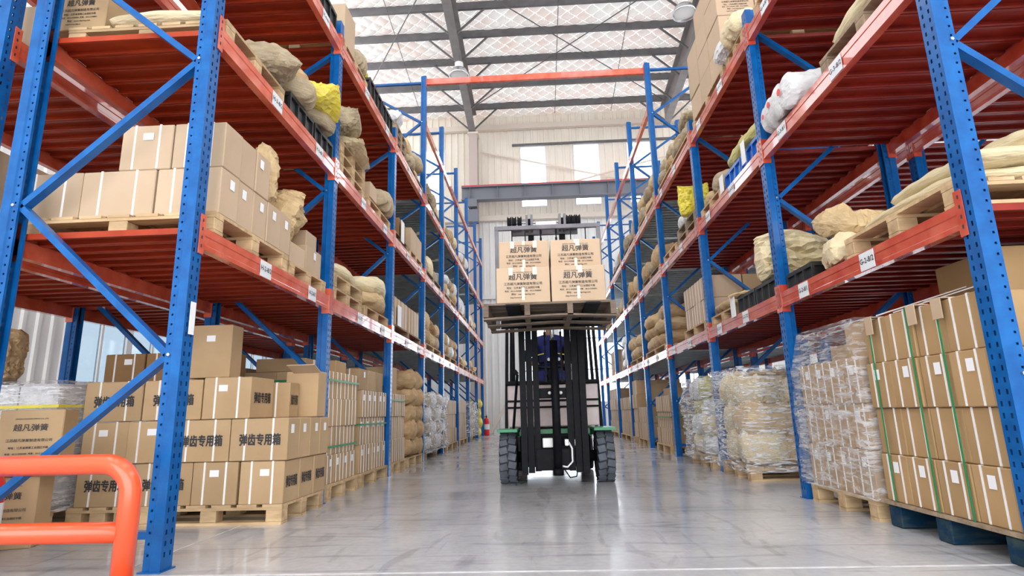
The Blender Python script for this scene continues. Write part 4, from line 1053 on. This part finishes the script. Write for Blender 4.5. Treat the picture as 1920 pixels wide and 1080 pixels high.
def rstack(nm, y0, y1, rows, cols, rowh, z0=.13, near=True, pal='wood', **k):
    rp('wooden pallet under %s' % nm, y0, y1, 0, z0, dx=.0, dep=.95, wood=pal)
    stack('R', nm, y0, y1, z0, rows, cols, rowh, near=near, **k)
rstack('green-banded stack past the fourth right post', 9.15, 10.25, 3, 4, .255)
band('green band round the stack past the fourth right post', RX+.025, RX+.95, 9.15, 10.25, z=.55)
carton('low open carton on the stack past the fourth right post', 2.3, 9.6, .897, .45, .5, .12, 'card', straps=0)
rstack('square stack past the fifth right post', 11.05, 12.10, 2, 4, .30)
carton('large plain carton on the square stack past fifth right post', 2.4, 11.35, .732, .6, .42, .44, 'card', straps=0)
rstack('tall stack past the fifth right post', 12.2, 12.78, 4, 2, .29)
rstack('stack past the sixth right post', 13.1, 14.7, 3, 4, .28, nx=1, near=False)
rstack('tall far stack before the eighth right post', 15.2, 16.9, 4, 4, .28, nx=1, near=False)
for k, (y0, n) in enumerate(((6.9, 4),)):
    for r in range(4):
        for c in range(n):
            carton('carton in the %s pile behind the right rack, %s row, %s column' % (['nearest', 'middle', 'farthest'][k], ORD[r], ORD[c]), RX+1.25+.28, y0+.2+.4*c, .02+.29*r, .45, .39, .288, 'cardd' if k == 1 else 'card', group='cartons stored behind the right rack')

# ================================================================== RIGHT SIDE, LEVELS
E1, E2, E3 = RZ[0]+.064, RZ[1]+.064, RZ[2]+.064
rp('big light pallet under the cream sheets, first right level', 2.62, 3.62, E1, .13, dx=.01, dep=1.05)
sack('flat cream sack lying lowest on the nearest right pallet', 2.45, 3.12, E1+.13, .85, .95, .09, 'sackcr', 'flat', 0)
sack('flat cream sack lying in the middle on the nearest right pallet', 2.5, 2.98, E1+.205, .85, .75, .11, 'sackcr', 'flat', 2, (0, 0, .05))
sack('puffy cream sack lying topmost at the right edge', 2.78, 2.92, E1+.30, .85, .62, .13, 'sackcr', 'flat', 4)
sack('long kraft bag leaning to the upper right, first right level', 2.25, 3.98, E1+.24, .36, .72, .20, 'sack', 'bag', 1, (.35, .1, 0), 'bag', 'paper_bag')
sack('cream sack slumped beside the nearest right pallet', 2.2, 3.86, E1, .45, .42, .24, 'sackcr', 'bag', 3, (0, 0, 1.2))
sack('kraft sack behind the leaning bag, first right level', 2.55, 4.15, E1, .55, .5, .30, 'sack', 'gather', 2)
crate('black crate just before the second right post, first level', 2.02, 2.75, 4.14, 4.58, E1, .13)
crate('black crate just past the second right post, nearer of two, first level', 2.0, 2.75, 4.74, 5.20, E1, .165)
crate('black crate past the second right post, farther of two, first level', 2.0, 2.75, 5.22, 5.68, E1, .165)
standing_bag('big cream bag standing on the black crates, first right level', 2.28, 5.02, E1+.165, .62, .42, .44, 'sackcr', 4, .0, 1.4)
sack('folded kraft paper past the black crates, first right level', 2.15, 5.72, E1+.17, .4, .3, .05, 'sack', 'bag', 5, (0, 0, .4))
rp('brown pallet under the small kraft sack, first right level', 5.78, 6.58, E1, .11)
sack('small kraft sack before the third right post, first level', 2.2, 6.2, E1+.11, .45, .62, .12, 'sackbr', 'gather', 0)
notice('white notice sheet hanging below the black crates on the right', RX-.01, 5.74, E1-.02, .14, .21, 'R')
rp('brown pallet under the pale cartons past third right post, first level', 6.80, 7.85, E1, .12)
for r in range(2):
    for c in range(4):
        for ix in range(2 if c == 0 else 1):
            carton('pale carton, %s row, %s%s from near end, past third right post' % (['lower', 'upper'][r], ORD[c], ' and behind' if ix else ''), RX+.06+.22+.45*ix, 6.93+.26*c, E1+.12+.275*r, .44, .25, .273, 'cardl' if ix == 0 else 'card', sax='y', group='pale cartons on the first right level')
shelf_sacks('R', 'kraft sacks on the fourth bay, first right level', 9.05, 10.75, E1, 2, 3, ['sackbr', 'sack'], h=.24)
shelf_sacks('R', 'kraft sacks on the fifth bay, first right level', 11.0, 12.6, E1, 3, 2, ['sackbr', 'sack'], h=.24)
for r in range(3): sack('white crumpled sack, %s layer, sixth bay, first right level' % ['lower', 'middle', 'upper'][r], 2.25, 13.3, E1+.25*r, .6, .9, .28, 'wsack', 'gather', r, group='white crumpled sacks, sixth right bay')
notice('white sheet on the crumpled sacks, sixth bay, first right level', RX-.01, 12.98, E1+.2, .2, .35, 'R')
for r in range(2):
    for c in range(3): carton('brown carton, %s row, %s from near end, seventh bay, first right level' % (['lower', 'upper'][r], ORD[c]), 2.3, 15.3+.42*c, E1+.01+.33*r, .5, .4, .328, 'card', group='cartons, seventh right bay')
# level 2
rp('pallet seen from below at the top right, second right level', 2.62, 3.60, E2, .12, wood='wooddk')
sack('cream sack on the top right pallet, second right level', 2.4, 3.1, E2+.12, .8, .9, .16, 'sackcr', 'flat', 1)
sack('white sack with red print before second right post, second level', 2.15, 4.18, E2, .5, .66, .30, 'wsack', 'flat', 2)
for i, (a, b) in enumerate(((4.02, .15), (4.22, .16), (4.34, .12))):
    tag(put('red_print', MB().cyl((0, 0, 0), (.002, 0, 0), .028-.004*i, 10).mesh('red_print', K['red']), None, (1.893, a, E2+b)), 'red printed mark on the white sack, %s from near end' % ORD[i], 'print mark')
crate('blue crate past the second right post, nearer, second level', 2.0, 2.7, 4.74, 5.18, E2, .17, 'bluepl')
crate('blue crate past the second right post, farther, second level', 2.0, 2.7, 5.20, 5.66, E2, .17, 'bluepl')
sack('long olive sack lying on the blue crates, second right level', 2.18, 5.15, E2+.17, .42, .98, .17, 'olive', 'gather', 1)
notice('white sheet on the front of the blue crates', RX-.01, 5.02, E2+.02, .10, .22, 'R')
notice('white box label sheet at the far end of the blue crates', RX-.01, 5.68, E2+.0, .12, .18, 'R')
shelf_sacks('R', 'dull sacks before the third right post, second level', 5.80, 6.58, E2, 2, 1, ['sackgy', 'sack'], h=.2)
for k in range(2): rp('pallet %s of two under the yellow bag, second right level' % ['lower', 'upper'][k], 6.80, 7.75, E2+.12*k, .115, wood='wooddk')
standing_bag('bright yellow bag standing past the third right post', 2.10, 7.15, E2+.24, .40, .22, .46, 'yellow', 2, .0, 1.3)
sack('dull sack leaning behind the yellow bag, second right level', 2.25, 7.62, E2+.24, .5, .4, .2, 'wsack', 'gather', 2)
rp('pallet before the fourth right post, second level', 7.85, 8.70, E2, .12, wood='wood')
shelf_sacks('R', 'dark sacks on the fourth bay, second right level', 9.05, 10.6, E2, 3, 1, ['sackbr', 'sackgy'], h=.3, pal='wooddk')
shelf_sacks('R', 'brown sacks on the fifth bay, second right level', 11.1, 12.6, E2, 3, 1, ['sack', 'sackbr'], h=.32)
shelf_sacks('R', 'mixed sacks on the sixth bay, second right level', 13.0, 14.7, E2, 3, 1, ['sackgy', 'sack'], h=.3)
shelf_sacks('R', 'dull sacks on the seventh bay, second right level', 15.2, 16.9, E2, 4, 1, ['sackgy'], h=.3)
# level 3
rp('pallet nearest on the third right level before second post', 3.6, 4.5, E3, .12)
sack('cream crumpled sack past the second right post, third level', 2.12, 4.98, E3+.12, .45, .45, .24, 'sackcr', 'gather', 1)
sack('white rag bag past the second right post, third level', 2.02, 5.22, E3+.10, .3, .35, .22, 'wsack', 'bag', 2, (0, .3, 0))
rp('pallet under the rag bags, third right level', 4.75, 5.28, E3, .12)
rp('pallet under the carton tower, third right level', 5.36, 6.56, E3, .12)
for r in range(4):
    for c in range(3 if r < 3 else 2):
        for ix in range(2 if c == 0 else 1):
            carton('carton tower, %s row, %s%s from near end, third right level' % (ORD[r], ORD[c], ' and behind' if ix else ''), RX+.03+.2+.41*ix, 5.56+.40*c, E3+.12+.30*r, .40, .39, .298, 'cardl', straps=0, txt=[('front', 'co')] if c == 0 else None, group='carton tower on the third right level')
shelf_sacks('R', 'long dull sacks before the fourth right post, third level', 6.75, 8.70, E3, 4, 2, ['sackgy', 'sackgy', 'sackbr'], h=.2)
shelf_sacks('R', 'dull bags on the fourth bay, third right level', 9.05, 10.6, E3, 3, 2, ['sackgy', 'sack'], h=.26)
shelf_sacks('R', 'dark bags on the fifth bay, third right level', 11.1, 12.6, E3, 3, 1, ['sackgy'], h=.34, pal='wooddk')
shelf_sacks('R', 'dark bags on the sixth bay, third right level', 13.1, 14.7, E3, 3, 1, ['sackgy', 'wsack'], h=.3, pal='wooddk')
sack('red and white sack seen behind the first right level', 3.6, 5.9, E1, .6, .8, .35, 'wsack', 'gather', 2)
sack('kraft sack on the second row behind the first right level', 3.6, 6.9-.2, E1, .6, .6, .35, 'sack', 'gather', 4)

# ================================================================== GUARD RAIL
t = thing('guard_rail', 'orange-red steel tube guard rail at the lower left corner', 'guard rail', (-1.775, 2.5, 0))
R_ = .13; r_ = .043
arc = [(-R_+R_*math.sin(a), 0, .515-R_+R_*math.cos(a)) for a in [PI/2*k/8 for k in range(9)]]
part('top_tube', MB().tube([(-1.45, 0, .515)]+arc+[(0, 0, .006)], r_, 16), K['rail'], t, True)
part('lower_tube', MB().tube([(-1.45, 0, .235), (-.02, 0, .235)], r_, 16), K['rail'], t, True)
part('far_post', MB().tube([(-1.45, 0, .006), (-1.45, 0, .56)], r_, 16), K['rail'], t, True)
for x in (0, -1.45): part('base_plate', MB().bb((x-.09, -.09, 0), (x+.09, .09, .008)), K['rail'], t)

# small hanging tag on first post
t = thing('paper_tag', 'white paper tag taped to the first left post', 'paper tag', (LX+.012, 2.835, 1.12))
part('sheet', MB().box((0, .0, .09), (.002, .045, .17)), K['label'], t)


# ================================================================== FORKLIFT  (local frame: x right, y away from the camera, origin on the floor under the front axle)
FX, FY = .14, 6.0
F = thing('forklift', 'black and green counterbalance forklift facing the camera with its mast raised', 'forklift', (FX, FY, 0))
def fp(name, mb_, m, parent=F, **k): return part(name, mb_, K[m], parent, **k)
# front tyres with tread
for s in (-1, 1):
    cx = -.475 if s < 0 else .485
    prof = [(.13, -.085), (.20, -.088), (.238, -.08), (.245, -.06), (.247, 0), (.245, .06), (.238, .08), (.20, .088), (.13, .085)]
    ty = fp('front_tyre', MB().lathe(prof, 36, axis='x'), 'tyre', smooth=True, loc=(cx, 0, .25))
    tr = MB()
    for k in range(20):
        a = 2*PI*k/20
        for h in (-1, 1):
            aa = a+(.08 if h > 0 else 0); R3 = Matrix.Rotation(-aa, 3, 'X')
            c = R3 @ Vector((h*.043, -.249, 0))
            tr.box(c, (.074, .010, .062), R3 @ Matrix.Rotation(h*.22, 3, 'Y'))
    o = part('tread_blocks', tr, K['tread'], ty); o['kind'] = 'stuff'
    part('rim', MB().lathe([(.001, -.04*s), (.07, -.05*s), (.115, .0), (.132, .05*s), (.132, -.08)], 24, axis='x'), K['dkgrey'], ty, True)
for s in (-1, 1):
    fp('rear_tyre', MB().lathe([(.05, -.06), (.19, -.07), (.2, -.04), (.2, .04), (.19, .07), (.05, .06)], 24, axis='x'), 'tyre', smooth=True, loc=(s*.40, 1.25, .2))
fp('axle', MB().cyl((-.42, 0, .25), (.42, 0, .25), .055, 14), 'black', smooth=True)
# chassis
fp('chassis', MB().bb((-.36, .06, .14), (.36, 1.35, .46)), 'black', bev=.015)
for s in (-1, 1):
    pr_ = [(-.27, .502), (-.27, .528), (.24, .528), (.30, .47), (.30, .44), (.23, .502)]
    fp('fender', MB().prism(pr_, (-.575 if s < 0 else .375), (-.375 if s < 0 else .585), 'x'), 'fgreen')
fp('front_plate', MB().bb((-.355, .02, .47), (.355, .05, .515)), 'fgreen')
fp('cowl', MB().bb((-.50, .42, .53), (.50, .47, .99)), 'fpink', bev=.012)
for z in (.73, .80): fp('cowl_bar', MB().bb((-.52, .40, z), (.52, .42, z+.022)), 'black')
fp('dashboard', MB().bb((-.52, .38, .985), (.52, .60, 1.03)), 'black', bev=.01)
fp('floor_plate', MB().bb((-.50, .20, .49), (.50, .80, .515)), 'black')
fp('engine_hood', MB().bb((-.42, .82, .47), (.42, 1.50, .93)), 'fgreen', bev=.02)
fp('counterweight', MB().prism([(-.50, 1.5), (.50, 1.5), (.50, 1.72), (.36, 1.90), (-.36, 1.90), (-.50, 1.72)], .16, .95, 'z'), 'fgreen', bev=.015)
sb = fp('seat', MB().bb((-.24, .88, .935), (.24, 1.34, 1.04)), 'black', bev=.03)
part('seat_back', MB().box((0, 1.36, 1.27), (.44, .10, .50), Matrix.Rotation(-.12, 3, 'X')), K['black'], sb, bev=.03)
# overhead guard
for s in (-1, 1):
    x = -.52 if s < 0 else .52
    for d in (0, .05):
        fp('guard_pillar', MB().bar((x-s*d, .44+d, .52), (x-s*(.03+d), .62+d, 2.06), .028, .04), 'black')
    fp('rear_guard_pillar', MB().bar((x*.92, 1.52, .93), (x*.90, 1.40, 2.06), .045, .05), 'black')
    fp('roof_side_bar', MB().bar((x*.95, .60, 2.08), (x*.95, 1.45, 2.08), .05, .05), 'black')
fp('roof_cross_bar', MB().bb((-.50, .58, 2.055), (.50, .64, 2.105)), 'black'); fp('roof_cross_bar', MB().bb((-.50, 1.40, 2.055), (.50, 1.46, 2.105)), 'black')
for k in range(6): fp('roof_slat', MB().bb((-.38+.15*k, .64, 2.065), (-.35+.15*k, 1.40, 2.095)), 'black')
# mast: three nested channels each side
for s in (-1, 1):
    base = -.335 if s < 0 else .120
    for k in range(3):
        x = base+.064*k; kk = k if s < 0 else 2-k                # outermost first
        y = -.36+.035*kk; top = [1.66, 2.10, 2.57][kk]; w_ = .060
        prof = [(x, y), (x+w_, y), (x+w_, y+.10), (x+w_-.014, y+.10), (x+w_-.014, y+.014), (x+.014, y+.014), (x+.014, y+.10), (x, y+.10)]
        fp('mast_channel', MB().prism(prof, .11+.012*kk, top, 'z'), 'black')
for z, y0 in ((.14, -.30), (.82, -.24), (1.56, -.26)):
    fp('mast_crossmember', MB().bb((-.195, y0, z), (.13, y0+.04, z+(.20 if z < .2 else .10))), 'black', bev=.004)
fp('mast_crossmember', MB().bb((-.375, -.30, 2.50), (.31, -.26, 2.57)), 'dkgrey')
for x, z in ((-.04, 1.20), (.06, 1.20), (-.045, .87), (.065, .87)):
    fp('bolt', MB().lathe([(.001, -.03), (.012, -.028), (.017, -.012), (.017, .01)], 12, axis='y'), 'white', smooth=True, loc=(x, -.28, z))
fp('lift_cylinder', MB().cyl((.01, -.34, .13), (.01, -.34, 1.38), .040, 18).cyl((.01, -.34, .10), (.01, -.34, .16), .052, 18), 'black', smooth=True)
fp('piston_rod', MB().cyl((-.0, -.34, 1.38), (-.0, -.34, 1.62), .022, 14), 'steel', smooth=True)
for x in (-.075, .085):
    c = MB()
    for k in range(36): c.box((x, -.30, 1.0+.045*k), (.012 if k % 2 else .022, .008, .05))
    o = fp('lift_chain', c, 'black'); o['kind'] = 'stuff'
fp('tilt_plate', MB().bb((-.19, -.22, .22), (.21, -.20, .36)), 'black')
fp('head_lamp', MB().bb((-.13, -.27, .35), (-.03, -.24, .44)), 'white', bev=.006)
fp('valve_block', MB().bb((.08, -.28, .36), (.20, -.22, .43)), 'steel', bev=.008)
fp('hydraulic_hose', MB().tube([(.12, -.29, .40), (.15, -.31, .34), (.15, -.31, .22), (.10, -.31, .17), (.05, -.32, .18)], .009), 'label', smooth=True)
fp('hydraulic_hose', MB().tube([(.07, -.30, .15), (.12, -.33, .075), (.18, -.33, .085), (.20, -.30, .15)], .006), 'black', smooth=True)
for s in (-1, 1): fp('tilt_cylinder', MB().cyl((s*.30, -.22, .40), (s*.30, .20, .46), .03, 12), 'black', smooth=True)
fp('side_lever', MB().bar((-.43, .10, .50), (-.37, .02, 1.08), .02, .02).bar((-.37, .02, 1.08), (-.40, .02, 1.12), .04, .04), 'black')
# mast head with pulleys
fp('mast_head', MB().bb((-.125, -.40, 2.565), (.09, -.30, 2.61)), 'fpink', bev=.004)
fp('pulley_shaft', MB().cyl((-.41, -.36, 2.61), (.34, -.36, 2.61), .014, 10), 'steel')
for x in (-.395, -.345, -.29, .215, .265, .315):
    fp('pulley', MB().lathe([(.015, -.022), (.066, -.022), (.074, -.018), (.058, -.005), (.058, .005), (.074, .018), (.066, .022), (.015, .022)], 20, axis='x'), 'black', smooth=True, loc=(x, -.36, 2.61))
for x in (-.215, -.165, .125, .175): fp('pulley_bracket', MB().bb((x-.012, -.42, 2.53), (x+.012, -.30, 2.68)), 'dkgrey')
for x in (-.19, .15): fp('pulley_hub', MB().cyl((x-.02, -.36, 2.61), (x+.02, -.36, 2.61), .045, 16), 'black', smooth=True)
# carriage, load backrest and forks
fp('carriage', MB().bb((-.50, -.44, 1.50), (.52, -.41, 1.60)).bb((-.50, -.44, 1.84), (.52, -.41, 1.94)).bb((-.36, -.44, 1.60), (-.30, -.41, 1.84)).bb((.32, -.44, 1.60), (.38, -.41, 1.84)), 'black')
br = fp('load_backrest', MB().bb((-.545, -.47, 2.505), (.525, -.435, 2.55)), 'dkgrey', bev=.004)
for x in (-.545, .487): part('backrest_post', MB().bb((x, -.47, 1.50), (x+.038, -.435, 2.505)), K['dkgrey'], br)
for x in (-.37, -.235, -.08, .08, .225, .375): part('backrest_rod', MB().bb((x-.005, -.457, 1.94), (x+.005, -.447, 2.505)), K['black'], br)
for x in (-.335, .315):
    fp('fork', MB().prism([(-.50, 1.95), (-.44, 1.95), (-.44, 1.515), (-1.46, 1.535), (-1.46, 1.55), (-.50, 1.56)], x-.06, x+.06, 'x'), 'black')
# steering wheel
sw = fp('steering_wheel', MB().tube([(.17*math.cos(a), .17*math.sin(a)*.9, .0+.05*math.sin(a)) for a in [2*PI*k/24 for k in range(25)]], .014, 8), 'black', smooth=True, loc=(-.02, .66, 1.22))
part('steering_column', MB().cyl((0, 0, -.02), (0, -.12, -.22), .02, 10).bar((-.16, 0, 0), (.16, 0, 0), .02, .012), K['black'], sw)

# pallet on the forks
pt = thing('pallet', 'thin weathered pallet raised on the forklift forks', 'pallet', (.10, 5.00, 1.440))
for i in range(7): part('top_board', MB().box((0, -.36+.12*i, .121), (1.08, .10, .016)), K['woodbk'], pt)
for x in (-.52, -.18, .17, .52): part('stringer', MB().box((x, 0, .064), (.045, .84, .096)), K['woodbk'], pt)
for i, y in enumerate((-.37, 0, .37)):
    n = 12; bw = MB()
    for k in range(n):
        a, b = -.54+1.08*k/n, -.54+1.08*(k+1)/n
        f_ = lambda x: .008-.012*(x/.54)**2+.010*math.exp(-((x-.1)/.25)**2)
        bw.add([(a, y-.05, f_(a)-.002), (b, y-.05, f_(b)-.002), (b, y+.05, f_(b)-.002), (a, y+.05, f_(a)-.002), (a, y-.05, f_(a)+.012), (b, y-.05, f_(b)+.012), (b, y+.05, f_(b)+.012), (a, y+.05, f_(a)+.012)],
               [(0, 3, 2, 1), (4, 5, 6, 7), (0, 1, 5, 4), (2, 3, 7, 6)]+([(0, 4, 7, 3)] if k == 0 else [])+([(1, 2, 6, 5)] if k == n-1 else []))
    part('bottom_board', bw, K['woodbk'], pt)
zt = 1.440+.13
for lb, x, y, z, w_ in (('lower left printed carton on the raised forklift pallet', -.107, 4.60, 0, .445), ('lower right printed carton on the raised forklift pallet', .347, 4.60, 0, .445),
                    ('upper left printed carton on the raised forklift pallet', -.10, 4.84, .302, .44), ('upper right printed carton on the raised forklift pallet', .355, 4.84, .302, .44)):
    o = carton(lb, x, y+.17, zt+z, w_, .34, .300, 'cardl', straps=0, txt=[('front', 'co')], group='printed cartons on the forklift', jitter=0)
    put('tape', MB().bb((-.013, -.002, .02), (.013, 0, .13)).bb((-.013, -.002, .262), (.013, 0, .298)).bb((-.013, -.002, .298), (.013, .34, .3005)).mesh('tape', K['tape']), o, (.0, -.172, 0))
    for tx in ((-.10, .10) if x < 0 else (.02,)): put('tape', MB().bb((-.018, -.002, 0), (.018, 0, .06+.05*abs(tx))).mesh('tape', K['tape']), o, (tx, -.1725, .300-.06-.05*abs(tx)))
    for yy in (1,): carton(lb.replace('printed carton', 'carton behind the printed one'), x, y+.17+.345, zt+z, w_, .34, .300, 'cardl', straps=0, group='rear cartons on the forklift', jitter=0) if z == 0 or True else None

# ================================================================== DRIVER
def skin_body(name, joints, bones, m, parent, sub=2):
    me = bpy.data.meshes.new(name); me.from_pydata([j[0] for j in joints], bones, [])
    o = put(name, me, parent); md = o.modifiers.new('Skin', 'SKIN'); md.use_smooth_shade = True
    for v, j in zip(me.skin_vertices[0].data, joints): v.radius = j[1] if isinstance(j[1], tuple) else (j[1], j[1])
    me.skin_vertices[0].data[0].use_root = True
    sd = o.modifiers.new('Sub', 'SUBSURF'); sd.levels = sub; sd.render_levels = sub
    me2 = bpy.data.meshes.new_from_object(o.evaluated_get(bpy.context.evaluated_depsgraph_get()))
    o.modifiers.clear(); o.data = me2; me2.materials.clear(); me2.materials.append(K[m])
    me2.polygons.foreach_set('use_smooth', [True]*len(me2.polygons)); return o
# forklift driver seated, hands on the wheel; x right, -y towards the camera
D = thing('person', 'forklift driver in a navy work jacket seated behind the mast, hands on the wheel', 'person', (.14, 7.08, 1.04))
J = [((0, .04, .05), (.15, .12)), ((0, .05, .20), (.15, .11)), ((0, .05, .36), (.17, .115)), ((0, .04, .50), (.15, .10)), ((0, .01, .585), (.055, .055)),
     ((-.20, .03, .50), .075), ((-.29, -.03, .30), .055), ((-.20, -.28, .21), .040),
     ((.20, .03, .50), .075), ((.29, -.03, .30), .055), ((.20, -.28, .21), .040)]
skin_body('jacket', J, [(0, 1), (1, 2), (2, 3), (3, 4), (3, 5), (5, 6), (6, 7), (3, 8), (8, 9), (9, 10)], 'navy', D)
Jl = [((0, .05, .02), (.15, .10)), ((-.10, .0, .06), .085), ((-.13, -.40, .06), .068), ((-.13, -.46, -.36), .048), ((.10, .0, .06), .085), ((.13, -.40, .06), .068), ((.13, -.46, -.36), .048)]
skin_body('trousers', Jl, [(0, 1), (1, 2), (2, 3), (0, 4), (4, 5), (5, 6)], 'navy', D)
for s in (-1, 1): part('shoe', MB().bb((-.045, -.16, 0), (.045, .09, .07)), K['black'], D, bev=.02, loc=(s*.13, -.48, -.515))
def head_mesh():
    vs = []; fs = []; nu, nv = 28, 22
    for j in range(nv+1):
        ph = -PI/2+PI*j/nv
        for i in range(nu):
            th = 2*PI*i/nu
            x, y, z = math.cos(ph)*math.cos(th), math.cos(ph)*math.sin(th), math.sin(ph)
            X_, Y_, Z_ = x*.073, y*.093, z*.115
            if z < 0: X_ *= 1-.28*z*z; Y_ *= 1-.12*z*z
            if y < -.3:
                f_ = (-y-.3)/.7
                Y_ -= .024*math.exp(-((x/.16)**2+((z+.12)/.20)**2))*f_           # nose
                Y_ += .010*(math.exp(-(((x-.42)/.18)**2+((z-.10)/.12)**2))+math.exp(-(((x+.42)/.18)**2+((z-.10)/.12)**2)))  # eye sockets
                Y_ -= .007*math.exp(-((x/.30)**2+((z+.52)/.09)**2))               # lips
                Y_ -= .006*math.exp(-((x/.35)**2+((z+.85)/.12)**2))               # chin
            vs.append((X_, Y_, Z_))
    for j in range(nv):
        for i in range(nu): fs.append((j*nu+i, j*nu+(i+1) % nu, (j+1)*nu+(i+1) % nu, (j+1)*nu+i))
    return MB().add(vs, fs)
hd = part('head', head_mesh(), K['skin'], D, True, loc=(.01, -.03, .745), rot=(.10, 0, .12))
part('neck', MB().cyl((0, .01, .56), (.005, -.015, .68), .052, 16), K['skin'], D, True)
hv = head_mesh(); hv2 = [(x*1.07, y*1.07+.006, z*1.07+.004) for x, y, z in hv.v]
keep = [f for f in hv.f if all(hv2[i][2] > (.045 if hv2[i][1] < -.03 else -.055) for i in f)]
hm = MB(); hm.v = hv2; hm.f = keep; part('hair', hm, K['hair'], hd, True)
for s in (-1, 1):
    part('eye', MB().lathe([(.001, -.008), (.007, -.006), (.0085, 0), (.006, .006), (.001, .008)], 10), K['white'], hd, True, loc=(s*.030, -.081, .010))
    part('pupil', MB().lathe([(.0005, -.004), (.004, -.001), (.004, .002)], 8, axis='y'), K['ink'], hd, True, loc=(s*.030, -.0885, .010))
    part('ear', MB().lathe([(.001, -.006), (.018, -.004), (.020, .002), (.008, .006)], 12, axis='x'), K['skin'], hd, True, loc=(s*.073, .008, -.004), scale=(1, .7, 1.2))
part('mouth', MB().box((0, -.098, -.062), (.042, .004, .006)), K['sackbr'], hd, bev=.001)
for s in (-1, 1):
    hb = Vector((s*.20, -.28, .21))
    jj = [((0, 0, 0), (.026, .018)), ((-s*.01, -.05, .0), (.036, .016)), ((-s*.015, -.085, .0), (.038, .013))]
    bn = [(0, 1), (1, 2)]
    for k in range(4):
        bx = -s*.015+(k-1.5)*.021; Lf = [.036, .042, .040, .031][k]; i0 = len(jj)
        jj += [((bx, -.09, .002), .009), ((bx, -.09-Lf*.7, .010), .0085), ((bx, -.09-Lf*1.0, -.012), .008), ((bx, -.09-Lf*.75, -.03), .007)]
        bn += [(2, i0), (i0, i0+1), (i0+1, i0+2), (i0+2, i0+3)]
    i0 = len(jj); jj += [((-s*.045, -.055, -.006), .010), ((-s*.060, -.085, -.016), .009)]; bn += [(1, i0), (i0, i0+1)]
    h_ = skin_body('hand', jj, bn, 'skin', D, 2); h_.location = hb
# jacket details
for s, x in ((-1, -.11), (1, .12)): part('yellow_piping', MB().box((x, -.085, .34), (.13, .006, .012), Matrix.Rotation(s*.2, 3, 'Y')), K['yellow'], D)
part('chest_badge', MB().lathe([(.014, -.002), (.02, -.002), (.02, .002), (.014, .002)], 16, axis='y'), K['yellow'], D, loc=(.05, -.088, .42))
